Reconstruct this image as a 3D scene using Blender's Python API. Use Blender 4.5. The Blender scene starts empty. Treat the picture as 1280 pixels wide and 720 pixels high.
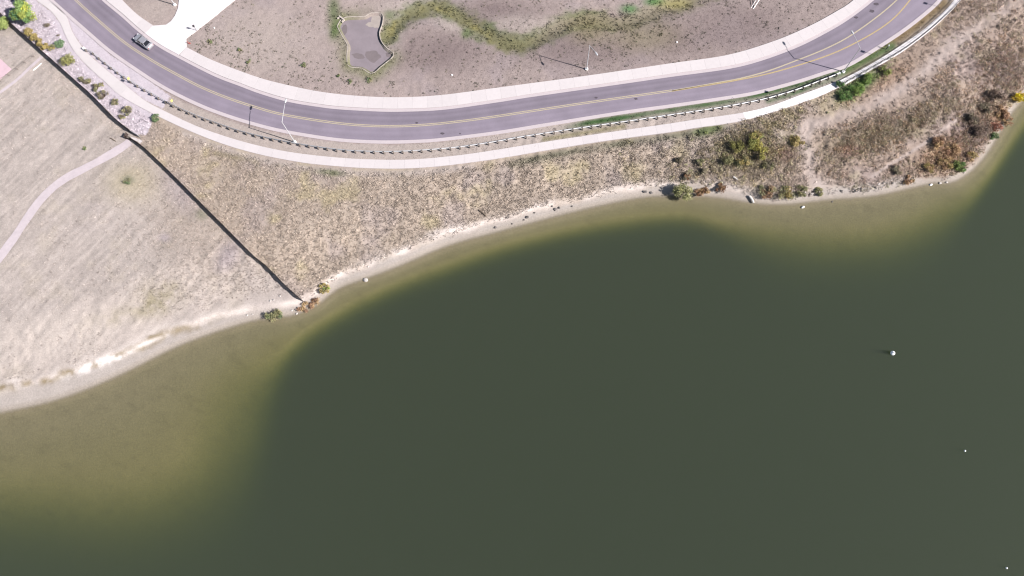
import bpy, math, random
import numpy as np
from mathutils import Matrix, Vector

random.seed(7)
RNG = np.random.default_rng(7)
scene = bpy.context.scene
col = scene.collection

# ------------------------------------------------------------------ camera
F = 900.0                      # focal length in pixels of the 1280-wide photograph
CX, CY = 640.0, 360.0
NADIR = (662.0, 636.0)         # where plumb lines meet
CAM_Z = 133.0
_zc = -np.array([NADIR[0] - CX, -(NADIR[1] - CY), -F]); _zc /= np.linalg.norm(_zc)
_yc = np.array([0.0, 1.0, 0.0]); _yc -= _zc * _yc.dot(_zc); _yc /= np.linalg.norm(_yc)
_xc = np.cross(_yc, _zc)
ROT = np.array([_xc, _yc, _zc])            # camera space -> world
cam_data = bpy.data.cameras.new('camera')
cam_data.sensor_width = 36.0
cam_data.lens = 36.0 * F / 1280.0
cam_data.clip_end = 5000
cam = bpy.data.objects.new('camera', cam_data)
col.objects.link(cam)
M4 = Matrix([list(ROT[0]) + [0], list(ROT[1]) + [0], list(ROT[2]) + [CAM_Z], [0, 0, 0, 1]])
cam.matrix_world = M4
scene.camera = cam

# ------------------------------------------------------------------ light
SUN_EL = math.radians(37.5)
SH = np.array([-0.945, 0.327])             # direction shadows run on the ground
world = bpy.data.worlds.new('World'); scene.world = world; world.use_nodes = True
wn = world.node_tree.nodes; wl = world.node_tree.links
bg = wn['Background']
sky = wn.new('ShaderNodeTexSky'); sky.sky_type = 'NISHITA'; sky.sun_disc = False
sky.sun_elevation = SUN_EL
sky.sun_rotation = math.atan2(-SH[0], -SH[1])
sky.air_density = 1.0; sky.dust_density = 1.0
wl.new(sky.outputs['Color'], bg.inputs['Color']); bg.inputs['Strength'].default_value = 0.05
sd = bpy.data.lights.new('sun', 'SUN'); sd.energy = 5.0; sd.angle = math.radians(0.55); sd.color = (1.0, 0.945, 0.915)
so = bpy.data.objects.new('sun', sd); col.objects.link(so)
sdir = Vector((SH[0] * math.cos(SUN_EL), SH[1] * math.cos(SUN_EL), -math.sin(SUN_EL)))
so.rotation_euler = sdir.to_track_quat('-Z', 'Y').to_euler(); so.location = (60, -40, 120)
scene.view_settings.view_transform = 'Standard'
scene.view_settings.look = 'None'
scene.view_settings.exposure = 1.12
scene.view_settings.gamma = 1.0
scene.view_settings.use_curve_mapping = False
scene.cycles.use_denoising = True
scene.cycles.filter_width = 1.2
scene.cycles.max_bounces = 6
scene.cycles.transparent_max_bounces = 16

K = 2.1                                     # lit white, in display-linear units
def lin(c):
    c = np.asarray(c, float) / 255.0
    return np.where(c <= 0.04045, c / 12.92, ((c + 0.055) / 1.055) ** 2.4)
def A(r, g, b):                             # reflectance of a level surface that reads as this colour in the sun
    return np.clip(lin((r, g, b)) / K, 0.004, 0.8)

# ------------------------------------------------------------------ geometry helpers
def ray(px, py):
    return ROT @ np.array([px - CX, -(py - CY), -F])
def at(px, py, z):
    d = ray(px, py); t = (z - CAM_Z) / d[2]
    return np.array([d[0] * t, d[1] * t, z])
def proj(X, Y, Z):
    p = np.stack([X, Y, Z - CAM_Z], -1) @ ROT
    return CX + F * p[..., 0] / -p[..., 2], CY - F * p[..., 1] / -p[..., 2]

def smooth_line(pts, step=None, n=None):
    """Catmull-Rom through the points, resampled evenly."""
    p = np.asarray(pts, float)
    e = np.vstack([2 * p[0] - p[1], p, 2 * p[-1] - p[-2]])
    out = []
    for i in range(1, len(e) - 2):
        for t in np.linspace(0, 1, 14, endpoint=False):
            a, b, c, d = e[i - 1], e[i], e[i + 1], e[i + 2]
            out.append(0.5 * (2 * b + (c - a) * t + (2 * a - 5 * b + 4 * c - d) * t * t + (3 * b - a - 3 * c + d) * t ** 3))
    out.append(p[-1]); out = np.array(out)
    s = np.concatenate([[0], np.cumsum(np.linalg.norm(np.diff(out, axis=0), axis=1))])
    if n is None: n = max(2, int(round(s[-1] / step)) + 1)
    q = np.linspace(0, s[-1], n)
    return np.stack([np.interp(q, s, out[:, k]) for k in range(out.shape[1])], -1)

def dist_poly(X, Y, pts):
    """unsigned distance and side (+ left of travel) to a polyline"""
    best = np.full(X.shape, 1e18); side = np.zeros(X.shape)
    for a, b in zip(pts[:-1], pts[1:]):
        dx, dy = b[0] - a[0], b[1] - a[1]; L = dx * dx + dy * dy + 1e-12
        t = np.clip(((X - a[0]) * dx + (Y - a[1]) * dy) / L, 0, 1)
        ex, ey = X - a[0] - t * dx, Y - a[1] - t * dy
        d = ex * ex + ey * ey
        m = d < best
        best = np.where(m, d, best); side = np.where(m, dx * ey - dy * ex, side)
    return np.sqrt(best), np.sign(side)

def inside(poly, X, Y):
    r = np.zeros(X.shape, bool); n = len(poly)
    for i in range(n):
        x0, y0 = poly[i][0], poly[i][1]; x1, y1 = poly[(i + 1) % n][0], poly[(i + 1) % n][1]
        if y0 == y1: continue
        c = (y0 > Y) != (y1 > Y)
        r ^= c & (X < (x1 - x0) * (Y - y0) / (y1 - y0) + x0)
    return r

def sstep(a, b, x):
    t = np.clip((x - a) / (b - a), 0, 1); return t * t * (3 - 2 * t)

_tab = RNG.random((256, 256))
def vnoise(x, y):
    xi = np.floor(x).astype(int); yi = np.floor(y).astype(int); fx = x - xi; fy = y - yi
    fx = fx * fx * (3 - 2 * fx); fy = fy * fy * (3 - 2 * fy)
    g = lambda i, j: _tab[i % 256, j % 256]
    return (g(xi, yi) * (1 - fx) + g(xi + 1, yi) * fx) * (1 - fy) + (g(xi, yi + 1) * (1 - fx) + g(xi + 1, yi + 1) * fx) * fy
def fbm(x, y, s, o=4):
    r = 0; a = 0.5; tot = 0
    for k in range(o):
        r = r + a * vnoise(x / s + 17.3 * k, y / s + 9.1 * k); tot += a; a *= 0.55; s /= 2.07
    return r / tot - 0.5

# ------------------------------------------------------------------ traced lines (photo pixels)
SHORE = [(-900, 560), (-400, 552), (-120, 540), (0, 518), (60, 505), (110, 488), (160, 466), (220, 436), (270, 417), (320, 402), (362, 397),
         (395, 384), (425, 362), (460, 349), (500, 334), (560, 309), (620, 292), (680, 276), (740, 261), (800, 249),
         (850, 246), (900, 249), (945, 256), (985, 257), (1040, 251), (1090, 247), (1130, 239), (1165, 231), (1190, 230),
         (1212, 218), (1230, 200), (1245, 178), (1260, 152), (1275, 132), (1300, 105), (1350, 60), (1450, -20), (1700, -160)]
SHELF = [(-900, 700), (-300, 690), (0, 678), (110, 684), (200, 670), (276, 626), (314, 560), (332, 498), (362, 446), (412, 408), (480, 372), (560, 341),
         (640, 314), (740, 291), (840, 279), (890, 288), (940, 308), (1000, 324), (1060, 327), (1120, 320), (1175, 298), (1215, 264),
         (1250, 220), (1285, 168), (1330, 110), (1450, 20), (1700, -120)]
shore_w = smooth_line([at(x, y, 0)[:2] for x, y in SHORE], step=1.8)
shelf_w = smooth_line([at(x, y, 0)[:2] for x, y in SHELF], step=3.0)
ROAD_Z = 3.34
LAND_Z = 3.30

POND = [(421.5, 32.8), (426, 25), (432.7, 21.5), (445, 21), (457, 20.3), (462, 16.7), (469, 15.8), (476, 16), (479, 20.7), (477.6, 31), (474.5, 39.7), (476, 50),
        (482.7, 59.5), (492, 66.4), (489.6, 72.4), (476, 83.6), (464.6, 92), (451.7, 85.3), (436, 82.8), (433.6, 69), (434.5, 57), (427.6, 44.8)]
pond_w = smooth_line([at(x, y, LAND_Z)[:2] for x, y in POND + POND[:1]], step=0.8)[:-1]
SWALE = [(484, 44), (492, 33), (502, 24), (516, 15), (535, 9.5), (555, 11), (575, 19), (595, 33), (615, 45), (640, 55), (662, 52),
         (682, 42), (700, 32), (720, 25), (745, 24), (770, 27), (790, 24), (810, 18), (830, 10), (850, 4), (880, -8), (940, -22)]
swale_w = smooth_line([at(x, y, LAND_Z)[:2] for x, y in SWALE], step=1.5)
_pc = pond_w.mean(0)

def shore_dist(X, Y):
    d, s = dist_poly(X, Y, shore_w); return d * s          # + inland (left of the traced direction)

def height(X, Y, detail=True):
    d = shore_dist(X, Y)
    wob = fbm(X, Y, 9.0, 3) if detail else 0
    px, _ = proj(X, Y, np.zeros(np.shape(X)))
    dd = d + 1.6 * wob * (d > 1) + 1.9 * sstep(90, 330, px) * sstep(0.3, 1.6, d)
    land = 0.10 * np.clip(dd, 0, 4.5) + 0.42 * sstep(3.6, 5.0, dd) + (LAND_Z - 0.87) * sstep(4.2, 17.0, dd)
    if np.ndim(X):
        m = d < 0
        dep = np.zeros(X.shape)
        if m.any():
            ds, ss = dist_poly(X[m], Y[m], shelf_w)
            dm = -d[m]; px, py = proj(X[m], Y[m], np.zeros(m.sum()))
            soft = 3.4 + 14.0 * sstep(360, 250, px) + 7.0 * sstep(880, 1000, px) * sstep(1240, 1150, px)
            outside = ss < 0                                   # beyond the shelf
            t = dm / (dm + ds + 1e-6)
            sh = 0.08 + 0.42 * t ** 0.9
            sgn = np.where(outside, ds, -ds)
            dep[m] = np.where(outside, 0.50, sh * sstep(0, 1.2, dm) + 0.0) + 4.5 * sstep(-soft * 0.8, soft * 1.25, sgn)
        z = np.where(m, -dep, land)
    else:
        z = land
    if detail:
        amp = 0.03 + 0.16 * sstep(5, 9, d) * sstep(18, 12, d)
        z = z + np.where(d > 0.3, amp, 0.0) * fbm(X, Y, 1.7, 3) * 2
        px, py = proj(X, Y, z)
        rough = sstep(4.2, 6.0, d) * (0.15 * sstep(19, 13, d) * np.maximum(sstep(330, 420, px), np.exp(-((px - 265) / 95) ** 2 - ((py - 300) / 65) ** 2)) + 0.04 + 0.10 * sstep(960, 1060, px) * sstep(30, 22, d))
        z = z + np.where(d > 4.2, rough, 0.0) * (fbm(X + 7, Y - 3, 0.9, 2) * 2 - 0.3)
        sw, _ = dist_poly(X, Y, swale_w)
        z = z - 0.55 * np.exp(-(sw / 2.0) ** 2) * (d > 20)
        ip = inside(pond_w, X, Y)
        pd, _ = dist_poly(X, Y, np.vstack([pond_w, pond_w[:1]]))
        z = z - np.where(ip, 0.75 * sstep(0.15, 0.9, pd), 0)
    return z

# the terrain grid: fine where the photograph looks, coarse to the horizon
def axis(lo, hi, step, far, grow=1.35):
    a = list(np.arange(lo, hi + step / 2, step)); s = step; x = a[-1]
    while x < far: s *= grow; x += s; a.append(x)
    s = step; x = a[0]; b = []
    while x > -far: s *= grow; x -= s; b.append(x)
    return np.array(b[::-1] + a)
gx = axis(-118, 118, 0.30, 1500); gy = axis(-2, 108, 0.30, 1500)
GX, GY = np.meshgrid(gx, gy); gX, gY = GX.ravel(), GY.ravel()
def chunks(fn, *arr):
    return np.concatenate([fn(*[a[i:i + 60000] for a in arr]) for i in range(0, len(arr[0]), 60000)])
gZ = chunks(height, gX, gY)
gD = chunks(shore_dist, gX, gY)
GZ = gZ.reshape(GX.shape); GD = gD.reshape(GX.shape)
def lookup(G, X, Y):
    X = np.asarray(X, float); Y = np.asarray(Y, float)
    i = np.clip(np.searchsorted(gx, X) - 1, 0, len(gx) - 2); j = np.clip(np.searchsorted(gy, Y) - 1, 0, len(gy) - 2)
    u = (X - gx[i]) / (gx[i + 1] - gx[i]); v = (Y - gy[j]) / (gy[j + 1] - gy[j])
    return (G[j, i] * (1 - u) + G[j, i + 1] * u) * (1 - v) + (G[j + 1, i] * (1 - u) + G[j + 1, i + 1] * u) * v
def height(X, Y): return lookup(GZ, X, Y)
def shore_dist(X, Y): return lookup(GD, X, Y)

def hpt(x, y):
    return float(height(np.array([x]), np.array([y]))[0])
def P(px, py, up=0.0):
    """point on the ground (plus `up`) that lies at this pixel"""
    z = 2.5
    for _ in range(7):
        p = at(px, py, z + up); z = hpt(p[0], p[1])
    return np.array([p[0], p[1], z + up])
def Pf(px, py, z=LAND_Z):
    return at(px, py, z)

# ------------------------------------------------------------------ object helpers
def tag(o, label=None, cat=None, group=None, kind=None):
    if label: o['label'] = label
    if cat: o['category'] = cat
    if group: o['group'] = group
    if kind: o['kind'] = kind
    return o
def empty(name, loc, rz=0.0):
    o = bpy.data.objects.new(name, None); col.objects.link(o)
    o.location = tuple(loc); o.rotation_euler = (0, 0, rz); o.empty_display_size = 0.3
    return o
def mesh(name, v, f, mat, parent=None, colors=None, smooth=False, local=False):
    """v: vertices (in the parent's space when local, else world); f: list of faces or an (n,3)/(n,4) array"""
    me = bpy.data.meshes.new(name)
    v = np.asarray(v, np.float64).reshape(-1, 3)
    if isinstance(f, np.ndarray) and f.ndim == 2:
        n, k = f.shape
        me.vertices.add(len(v)); me.vertices.foreach_set('co', v.ravel())
        me.loops.add(n * k); me.loops.foreach_set('vertex_index', f.ravel().astype(np.int32))
        me.polygons.add(n); me.polygons.foreach_set('loop_start', np.arange(0, n * k, k, dtype=np.int32))
        me.update(calc_edges=True)
    else:
        me.from_pydata(v.tolist(), [], [list(map(int, q)) for q in f]); me.update()
    if colors is not None:
        ca = me.color_attributes.new('Col', 'FLOAT_COLOR', 'POINT')
        c = np.ones((len(v), 4), np.float32); c[:, :3] = colors
        ca.data.foreach_set('color', c.ravel())
    if smooth: me.polygons.foreach_set('use_smooth', np.ones(len(me.polygons), bool))
    if mat: me.materials.append(mat)
    o = bpy.data.objects.new(name, me); col.objects.link(o)
    if parent is not None:
        o.parent = parent
        if not local:
            pm = Matrix.Translation(parent.location) @ parent.rotation_euler.to_matrix().to_4x4()
            o.matrix_parent_inverse = pm.inverted()
    return o
class MB:
    def __init__(s): s.v = []; s.f = []
    def add(s, v, f):
        b = len(s.v); s.v += [tuple(map(float, q)) for q in v]; s.f += [tuple(b + i for i in q) for q in f]; return s
    def box(s, c, size, rz=0.0, taper=1.0):
        cx, cy, cz = c; a, b, h = size[0] / 2, size[1] / 2, size[2] / 2; cs, sn = math.cos(rz), math.sin(rz); v = []
        for dz, k in ((-h, 1), (h, taper)):
            for x, y in ((-a, -b), (a, -b), (a, b), (-a, b)):
                x *= k; y *= k
                v.append((cx + x * cs - y * sn, cy + x * sn + y * cs, cz + dz))
        return s.add(v, [(3, 2, 1, 0), (4, 5, 6, 7), (0, 1, 5, 4), (1, 2, 6, 5), (2, 3, 7, 6), (3, 0, 4, 7)])
    def tube(s, pts, r, n=8):
        pts = [Vector(p) for p in pts]; rr = r if hasattr(r, '__len__') else [r] * len(pts); v = []; f = []
        for i, p in enumerate(pts):
            d = (pts[min(i + 1, len(pts) - 1)] - pts[max(i - 1, 0)]).normalized()
            u = d.orthogonal().normalized() if abs(d.z) > 0.9 else d.cross(Vector((0, 0, 1))).normalized()
            if abs(d.z) > 0.9: u = (Vector((1, 0, 0)) - d * d.x).normalized()
            w = d.cross(u)
            for k in range(n):
                a = 2 * math.pi * k / n; v.append(p + (u * math.cos(a) + w * math.sin(a)) * rr[i])
        for i in range(len(pts) - 1):
            for k in range(n):
                a, b = i * n + k, i * n + (k + 1) % n; f.append((a, b, b + n, a + n))
        f.append(tuple(range(n - 1, -1, -1))); f.append(tuple((len(pts) - 1) * n + k for k in range(n)))
        return s.add(v, f)
    def build(s, name, mat, parent=None, local=False, smooth=False):
        return mesh(name, s.v, s.f, mat, parent, smooth=smooth, local=local)

# ------------------------------------------------------------------ materials
def new_mat(name):
    m = bpy.data.materials.new(name); m.use_nodes = True
    return m, m.node_tree.nodes, m.node_tree.links, m.node_tree.nodes['Principled BSDF']
def n_noise(nt, ln, scale, detail=4, rough=0.6, coord=None):
    n = nt.new('ShaderNodeTexNoise'); n.inputs['Scale'].default_value = scale; n.inputs['Detail'].default_value = detail
    n.inputs['Roughness'].default_value = rough
    if coord is not None: ln.new(coord, n.inputs['Vector'])
    return n
def simple(name, rgb, rough=0.7, metal=0.0, var=0.12, scale=3.0, bump=0.0, obj_random=0.0):
    m, nt, ln, b = new_mat(name)
    tc = nt.new('ShaderNodeNewGeometry').outputs['Position']
    no = n_noise(nt, ln, scale, 5, 0.65, tc)
    mr = nt.new('ShaderNodeMapRange'); mr.inputs[1].default_value = 0.25; mr.inputs[2].default_value = 0.75
    mr.inputs[3].default_value = 1 - var; mr.inputs[4].default_value = 1 + var
    ln.new(no.outputs['Fac'], mr.inputs[0])
    fac = mr.outputs[0]
    if obj_random:
        oi = nt.new('ShaderNodeObjectInfo'); m2 = nt.new('ShaderNodeMapRange')
        m2.inputs[3].default_value = 1 - obj_random; m2.inputs[4].default_value = 1 + obj_random * 0.5
        ln.new(oi.outputs['Random'], m2.inputs[0])
        mu = nt.new('ShaderNodeMath'); mu.operation = 'MULTIPLY'; ln.new(fac, mu.inputs[0]); ln.new(m2.outputs[0], mu.inputs[1]); fac = mu.outputs[0]
    vm = nt.new('ShaderNodeVectorMath'); vm.operation = 'SCALE'; vm.inputs[0].default_value = tuple(rgb); ln.new(fac, vm.inputs['Scale'])
    ln.new(vm.outputs[0], b.inputs['Base Color'])
    b.inputs['Roughness'].default_value = rough; b.inputs['Metallic'].default_value = metal
    if bump:
        bn = nt.new('ShaderNodeBump'); bn.inputs['Strength'].default_value = bump; bn.inputs['Distance'].default_value = 0.05
        n2 = n_noise(nt, ln, scale * 6, 4, 0.7, tc); ln.new(n2.outputs['Fac'], bn.inputs['Height']); ln.new(bn.outputs[0], b.inputs['Normal'])
    return m
def attr_mat(name, rough=0.9, var=0.25, scales=(1.2, 5.0), bump=0.5, bscale=4.0, spec=0.2, translucent=0.0):
    """colour from the mesh's own colour attribute, broken up by noise"""
    m, nt, ln, b = new_mat(name)
    at_ = nt.new('ShaderNodeAttribute'); at_.attribute_name = 'Col'
    pos = nt.new('ShaderNodeNewGeometry').outputs['Position']
    fac = None
    for s in scales:
        no = n_noise(nt, ln, s, 5, 0.7, pos)
        mr = nt.new('ShaderNodeMapRange'); mr.inputs[1].default_value = 0.28; mr.inputs[2].default_value = 0.72
        mr.inputs[3].default_value = 1 - var; mr.inputs[4].default_value = 1 + var * 0.8
        ln.new(no.outputs['Fac'], mr.inputs[0])
        if fac is None: fac = mr.outputs[0]
        else:
            mu = nt.new('ShaderNodeMath'); mu.operation = 'MULTIPLY'; ln.new(fac, mu.inputs[0]); ln.new(mr.outputs[0], mu.inputs[1]); fac = mu.outputs[0]
    vm = nt.new('ShaderNodeVectorMath'); vm.operation = 'SCALE'; ln.new(at_.outputs['Color'], vm.inputs[0]); ln.new(fac, vm.inputs['Scale'])
    ln.new(vm.outputs[0], b.inputs['Base Color'])
    b.inputs['Roughness'].default_value = rough; b.inputs['Specular IOR Level'].default_value = spec
    if bump:
        bn = nt.new('ShaderNodeBump'); bn.inputs['Strength'].default_value = bump; bn.inputs['Distance'].default_value = 0.12
        n2 = n_noise(nt, ln, bscale, 6, 0.75, pos); ln.new(n2.outputs['Fac'], bn.inputs['Height']); ln.new(bn.outputs[0], b.inputs['Normal'])
    if translucent:
        tr = nt.new('ShaderNodeBsdfTranslucent'); ln.new(vm.outputs[0], tr.inputs['Color'])
        mx = nt.new('ShaderNodeMixShader'); mx.inputs[0].default_value = translucent
        out = nt['Material Output']; ln.new(b.outputs[0], mx.inputs[1]); ln.new(tr.outputs[0], mx.inputs[2]); ln.new(mx.outputs[0], out.inputs['Surface'])
    return m

M = {}
M['ground'] = attr_mat('ground_soil_grass', var=0.17, scales=(3.2, 6.0, 11.0), bump=0.55, bscale=3.5)
M['leaf'] = attr_mat('leaves', var=0.15, scales=(2.0,), bump=0, translucent=0.25, rough=0.7)
M['grass'] = attr_mat('grass_blades', var=0.12, scales=(1.5,), bump=0, translucent=0.15, rough=0.8)
M['concrete'] = simple('pale_concrete', A(238, 230, 230), 0.85, var=0.04, scale=1.2, bump=0.1, obj_random=0.035)
M['new_concrete'] = simple('new_white_concrete', A(255, 250, 250) * 1.12, 0.85, var=0.03, scale=1.2, bump=0.1, obj_random=0.03)
M['joint'] = simple('joint_concrete', A(224, 212, 213), 0.9, var=0.06)
M['kerb'] = simple('kerb_concrete', A(222, 210, 213), 0.85, var=0.06, scale=0.8, bump=0.1)
M['galv'] = simple('galvanised_steel', (0.47, 0.47, 0.48), 0.5, 0.35, var=0.1)
M['post_wood'] = simple('weathered_post', (0.12, 0.1, 0.085), 0.85, var=0.25, scale=4)
M['fence_wood'] = simple('dark_stained_fence', (0.05, 0.035, 0.03), 0.85, var=0.3, scale=2.5, bump=0.2)
M['white_paint'] = simple('white_paint', (0.78, 0.77, 0.76), 0.5, var=0.04)
M['grey_metal'] = simple('grey_metal', (0.42, 0.42, 0.44), 0.45, 0.4, var=0.08)
M['dark_metal'] = simple('dark_metal', (0.05, 0.05, 0.055), 0.5, 0.3, var=0.1)
M['yellow_sign'] = simple('yellow_sign', (0.50, 0.42, 0.12), 0.5, var=0.04)
M['red'] = simple('red_plastic', (0.33, 0.07, 0.06), 0.6, var=0.1)
M['rock'] = simple('shore_rock', (0.10, 0.09, 0.085), 0.9, var=0.3, scale=5, bump=0.4, obj_random=0.45)
M['pale_rock'] = simple('bleached_rock', (0.36, 0.33, 0.31), 0.9, var=0.15, scale=5, bump=0.4)
M['driftwood'] = simple('bleached_driftwood', (0.46, 0.43, 0.40), 0.85, var=0.15, scale=5, bump=0.3)
M['bark'] = simple('bark', (0.1, 0.075, 0.055), 0.9, var=0.25, scale=6, bump=0.4)

# ------------------------------------------------------------------ ground colours
COLS = dict(field=A(207, 195, 187), bank=A(200, 184, 169), upper=A(186, 170, 165), dark=A(152, 136, 134), right=A(182, 163, 149),
            gravel=A(229, 218, 226), beach=A(204, 194, 186), wet=A(150, 140, 120), white=A(242, 230, 222), soil=A(205, 192, 184),
            verge=A(202, 189, 181), green=A(112, 128, 84), bright=A(88, 140, 78), olive=A(150, 142, 98), yellow=A(172, 164, 108),
            straw=A(205, 192, 150), rust=A(186, 150, 118), purple=A(140, 122, 120), lilac=A(184, 172, 182))
# landscaped gravel between the fence and the road at the top left
GRAVEL = [(-60, -40), (45, -40), (45, 0), (65, 15), (76, 29), (83, 46), (93, 64), (110, 83), (131, 102), (152, 120), (194, 144), (184, 168), (170, 168), (146, 151), (119, 123), (74, 83), (48, 60), (10, 26), (-60, -30)]
GRAVEL2 = [(83, 20), (91, 41), (107, 64), (129, 84), (155, 105), (177, 123), (203, 136), (213, 120), (172, 90), (138, 68), (110, 42), (86, 19)]
DIRT = [(1310, -25), (1262, 8), (1225, 32), (1190, 58), (1160, 84), (1130, 108), (1095, 128), (1055, 143), (1010, 158), (975, 168)]
DIRT2 = [(1010, 158), (1006, 178), (1014, 198), (1010, 215), (1030, 236)]
DIRT3 = [(1090, 221), (1112, 206), (1135, 192), (1160, 176), (1195, 150)]
FENCE_A = [(-40, -18), (0, 15.5), (10, 26), (48, 60), (74, 83), (96.5, 103), (119, 123), (146.5, 151), (165.5, 166)]
FENCE_B = [(163, 173.5), (179, 184), (194.7, 198), (215, 217.5), (250, 252.5), (287.5, 290), (320, 322.5), (337.5, 336.5), (356.5, 356.5), (379, 376.5)]
PATH = [(163, 177), (148, 187), (128, 199), (105, 211), (84, 222), (66, 235), (50, 251), (36, 270), (22, 291), (10, 308), (-6, 330), (-30, 368)]

def blend(c, tgt, w):
    w = np.clip(w, 0, 1)[:, None]; return c * (1 - w) + tgt * w
def blob(px, py, x, y, rx, ry=None, ang=0.0):
    ry = ry or rx; a = math.radians(ang); dx, dy = px - x, py - y
    u = dx * math.cos(a) + dy * math.sin(a); v = -dx * math.sin(a) + dy * math.cos(a)
    return np.exp(-((u / rx) ** 2 + (v / ry) ** 2) ** 1.3)
def band(px, py, pts, w):
    d, _ = dist_poly(px, py, smooth_line(pts, n=60)); return np.exp(-(d / w) ** 2)

GUARD = [(107.5, 61.5), (114, 64.0), (126, 73.5), (142, 86), (157.7, 97), (173, 107), (191, 117.4), (208.5, 127.2), (226.6, 135.7), (246, 144.4), (265.8, 151.6), (285.6, 158.8),
         (306, 165), (328, 170.5), (350, 175), (372, 179.2), (400, 183.6), (434, 187.6), (470, 189), (500, 188.8), (530, 187.2), (555, 185.2), (580, 182.6),
         (620, 176.5), (650, 171), (700, 163.3), (740, 157.4), (780, 151.8), (840, 143), (900, 134), (950, 124.6), (976, 117.8), (1001.7, 109.6), (1027.6, 99.6), (1046, 92.6)]

def ground_colour(X, Y, Z):
    px, py = proj(X, Y, Z); d = shore_dist(X, Y)
    n1 = fbm(X, Y, 22, 4); n2 = fbm(X + 60, Y - 40, 6, 4); n3 = fbm(X - 33, Y + 70, 1.6, 3)
    c = np.tile(COLS['upper'], (len(X), 1))
    fd, fs = dist_poly(px, py, smooth_line(FENCE_A + FENCE_B[1:] + [(395, 392), (430, 430)], n=120))
    road_d, road_s = dist_poly(px, py, smooth_line(LSW_LO, n=120))
    south = road_s > 0                                              # lake side of the lower walk
    c = blend(c, COLS['bank'], south * 1.0)
    leftside = (fs > 0)
    c = blend(c, COLS['field'], (leftside & (px < 420)) * 1.0)
    rt = sstep(900, 1080, px) * south
    c = blend(c, COLS['right'], rt)
    # large soft variation
    quiet = 1 - 0.7 * (leftside & (px < 420))
    c = c * (1 + quiet * (0.22 * n1 + 0.22 * n2) + 0.20 * n3 + 0.22 * fbm(X + 3, Y + 8, 0.7, 2))[:, None]
    c = blend(c, COLS['straw'], sstep(0.08, 0.3, fbm(X + 5, Y + 11, 5, 3)) * (0.5 * (south & ~leftside) + 0.1 * leftside))
    c = blend(c, COLS['lilac'], sstep(0.07, 0.25, fbm(X - 90, Y + 41, 8, 3)) * 0.22 * quiet)
    up = ~south
    c = blend(c, COLS['dark'], np.clip(blob(px, py, 540, 65, 75, 30) + blob(px, py, 620, 15, 60, 18) + blob(px, py, 900, 35, 110, 34, -8) + blob(px, py, 720, 60, 80, 25), 0, 1) * up * (0.85 + 1.0 * n2))
    c = blend(c, COLS['soil'], (blob(px, py, 490, 55, 12, 30, 20) + blob(px, py, 560, 28, 30, 10, 20) + blob(px, py, 655, 30, 40, 12) + blob(px, py, 500, 8, 30, 10)) * up * (0.6 + n2))
    c = blend(c, A(200, 186, 178), (blob(px, py, 320, 50, 75, 45) + blob(px, py, 190, 12, 30, 20)) * up * 0.75)
    # mown stripes of the left field
    st = vnoise((X * 0.80 - Y * 0.60) / 1.1, (X * 0.6 + Y * 0.8) / 26.0) - 0.5
    c = c * (1 + (0.13 * st + 0.22 * (vnoise((X * 0.80 - Y * 0.60) / 0.45, (X * 0.6 + Y * 0.8) / 6.0) - .5)) * (leftside & (px < 300)))[:, None]
    c = blend(c, A(214, 203, 194), blob(px, py, 60, 420, 110, 34, -12) * 0.5 * leftside)
    c = blend(c, COLS['olive'], (blob(px, py, 200, 370, 30, 22, -20) * 0.55 + blob(px, py, 150, 395, 40, 12, -12) * 0.3) * (0.7 + n3 * 2))
    c = blend(c, COLS['straw'], blob(px, py, 165, 228, 34, 26) * 0.5)
    c = blend(c, COLS['bank'] * (1 + .35 * n3[:, None]), blob(px, py, 260, 285, 75, 60, 45) * 0.6 * leftside)
    c = blend(c, COLS['lilac'], blob(px, py, 285, 320, 14, 22, 30) * 0.5 + blob(px, py, 225, 240, 16, 34, -40) * 0.35 + blob(px, py, 206, 297, 8, 6) * .5)
    c = blend(c, A(140, 142, 118), blob(px, py, 252, 268, 8, 7) * 0.6 + blob(px, py, 160, 225, 8, 6) * .8)
    # green strips
    c = blend(c, A(126, 124, 104), band(px, py, [(640, 205), (690, 194), (760, 182), (840, 170), (900, 160)], 5.5) * (0.8 + n2) * (px > 600))
    c = blend(c, COLS['verge'], band(px, py, [(230, 167), (300, 193), (400, 213), (500, 217), (590, 209)], 4.5) * 0.8)
    c = blend(c, COLS['olive'], band(px, py, [(270, 192), (350, 208), (420, 217)], 3.5) * (0.3 + 2 * n2))
    c = blend(c, COLS['green'], blob(px, py, 415, 216, 18, 4, 5) * 0.6 + blob(px, py, 885, 163, 20, 7, -15) * 0.9)
    # verge between the road and the lower walk
    vg = band(px, py, GUARD, 10.0); vm = (~south) & (road_d < 30)
    c = blend(c, COLS['verge'], vm * 0.9)
    c = blend(c, A(78, 108, 64), band(px, py, [(690, 163), (740, 153), (790, 145), (840, 137), (900, 128), (950, 118), (1000, 105), (1045, 89)], 4.6) * vm * sstep(690, 740, px) * (0.9 + 1.0 * n2))
    c = blend(c, COLS['olive'], band(px, py, [(680, 174), (730, 166), (780, 158)], 3.5) * vm * 0.7)
    c = blend(c, A(84, 114, 70), band(px, py, [(960, 127), (1000, 114), (1045, 98)], 3.0) * vm * (0.8 + n2))
    c = blend(c, A(150, 130, 100), band(px, py, [(1060, 86), (1100, 62), (1140, 36), (1180, 4)], 9) * (px > 1050) * vm)
    c = blend(c, A(88, 122, 72), band(px, py, [(1050, 92), (1080, 76), (1115, 58)], 6) * vm * 0.8)
    c = blend(c, COLS['bright'], blob(px, py, 1078, 105, 28, 9, -32) * 0.85 + blob(px, py, 1056, 116, 10, 8) * 0.8)
    # swale and pond margin
    sw, _ = dist_poly(X, Y, swale_w); sw = np.abs(sw + 2.6 * fbm(X, Y, 1.6, 3))
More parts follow.
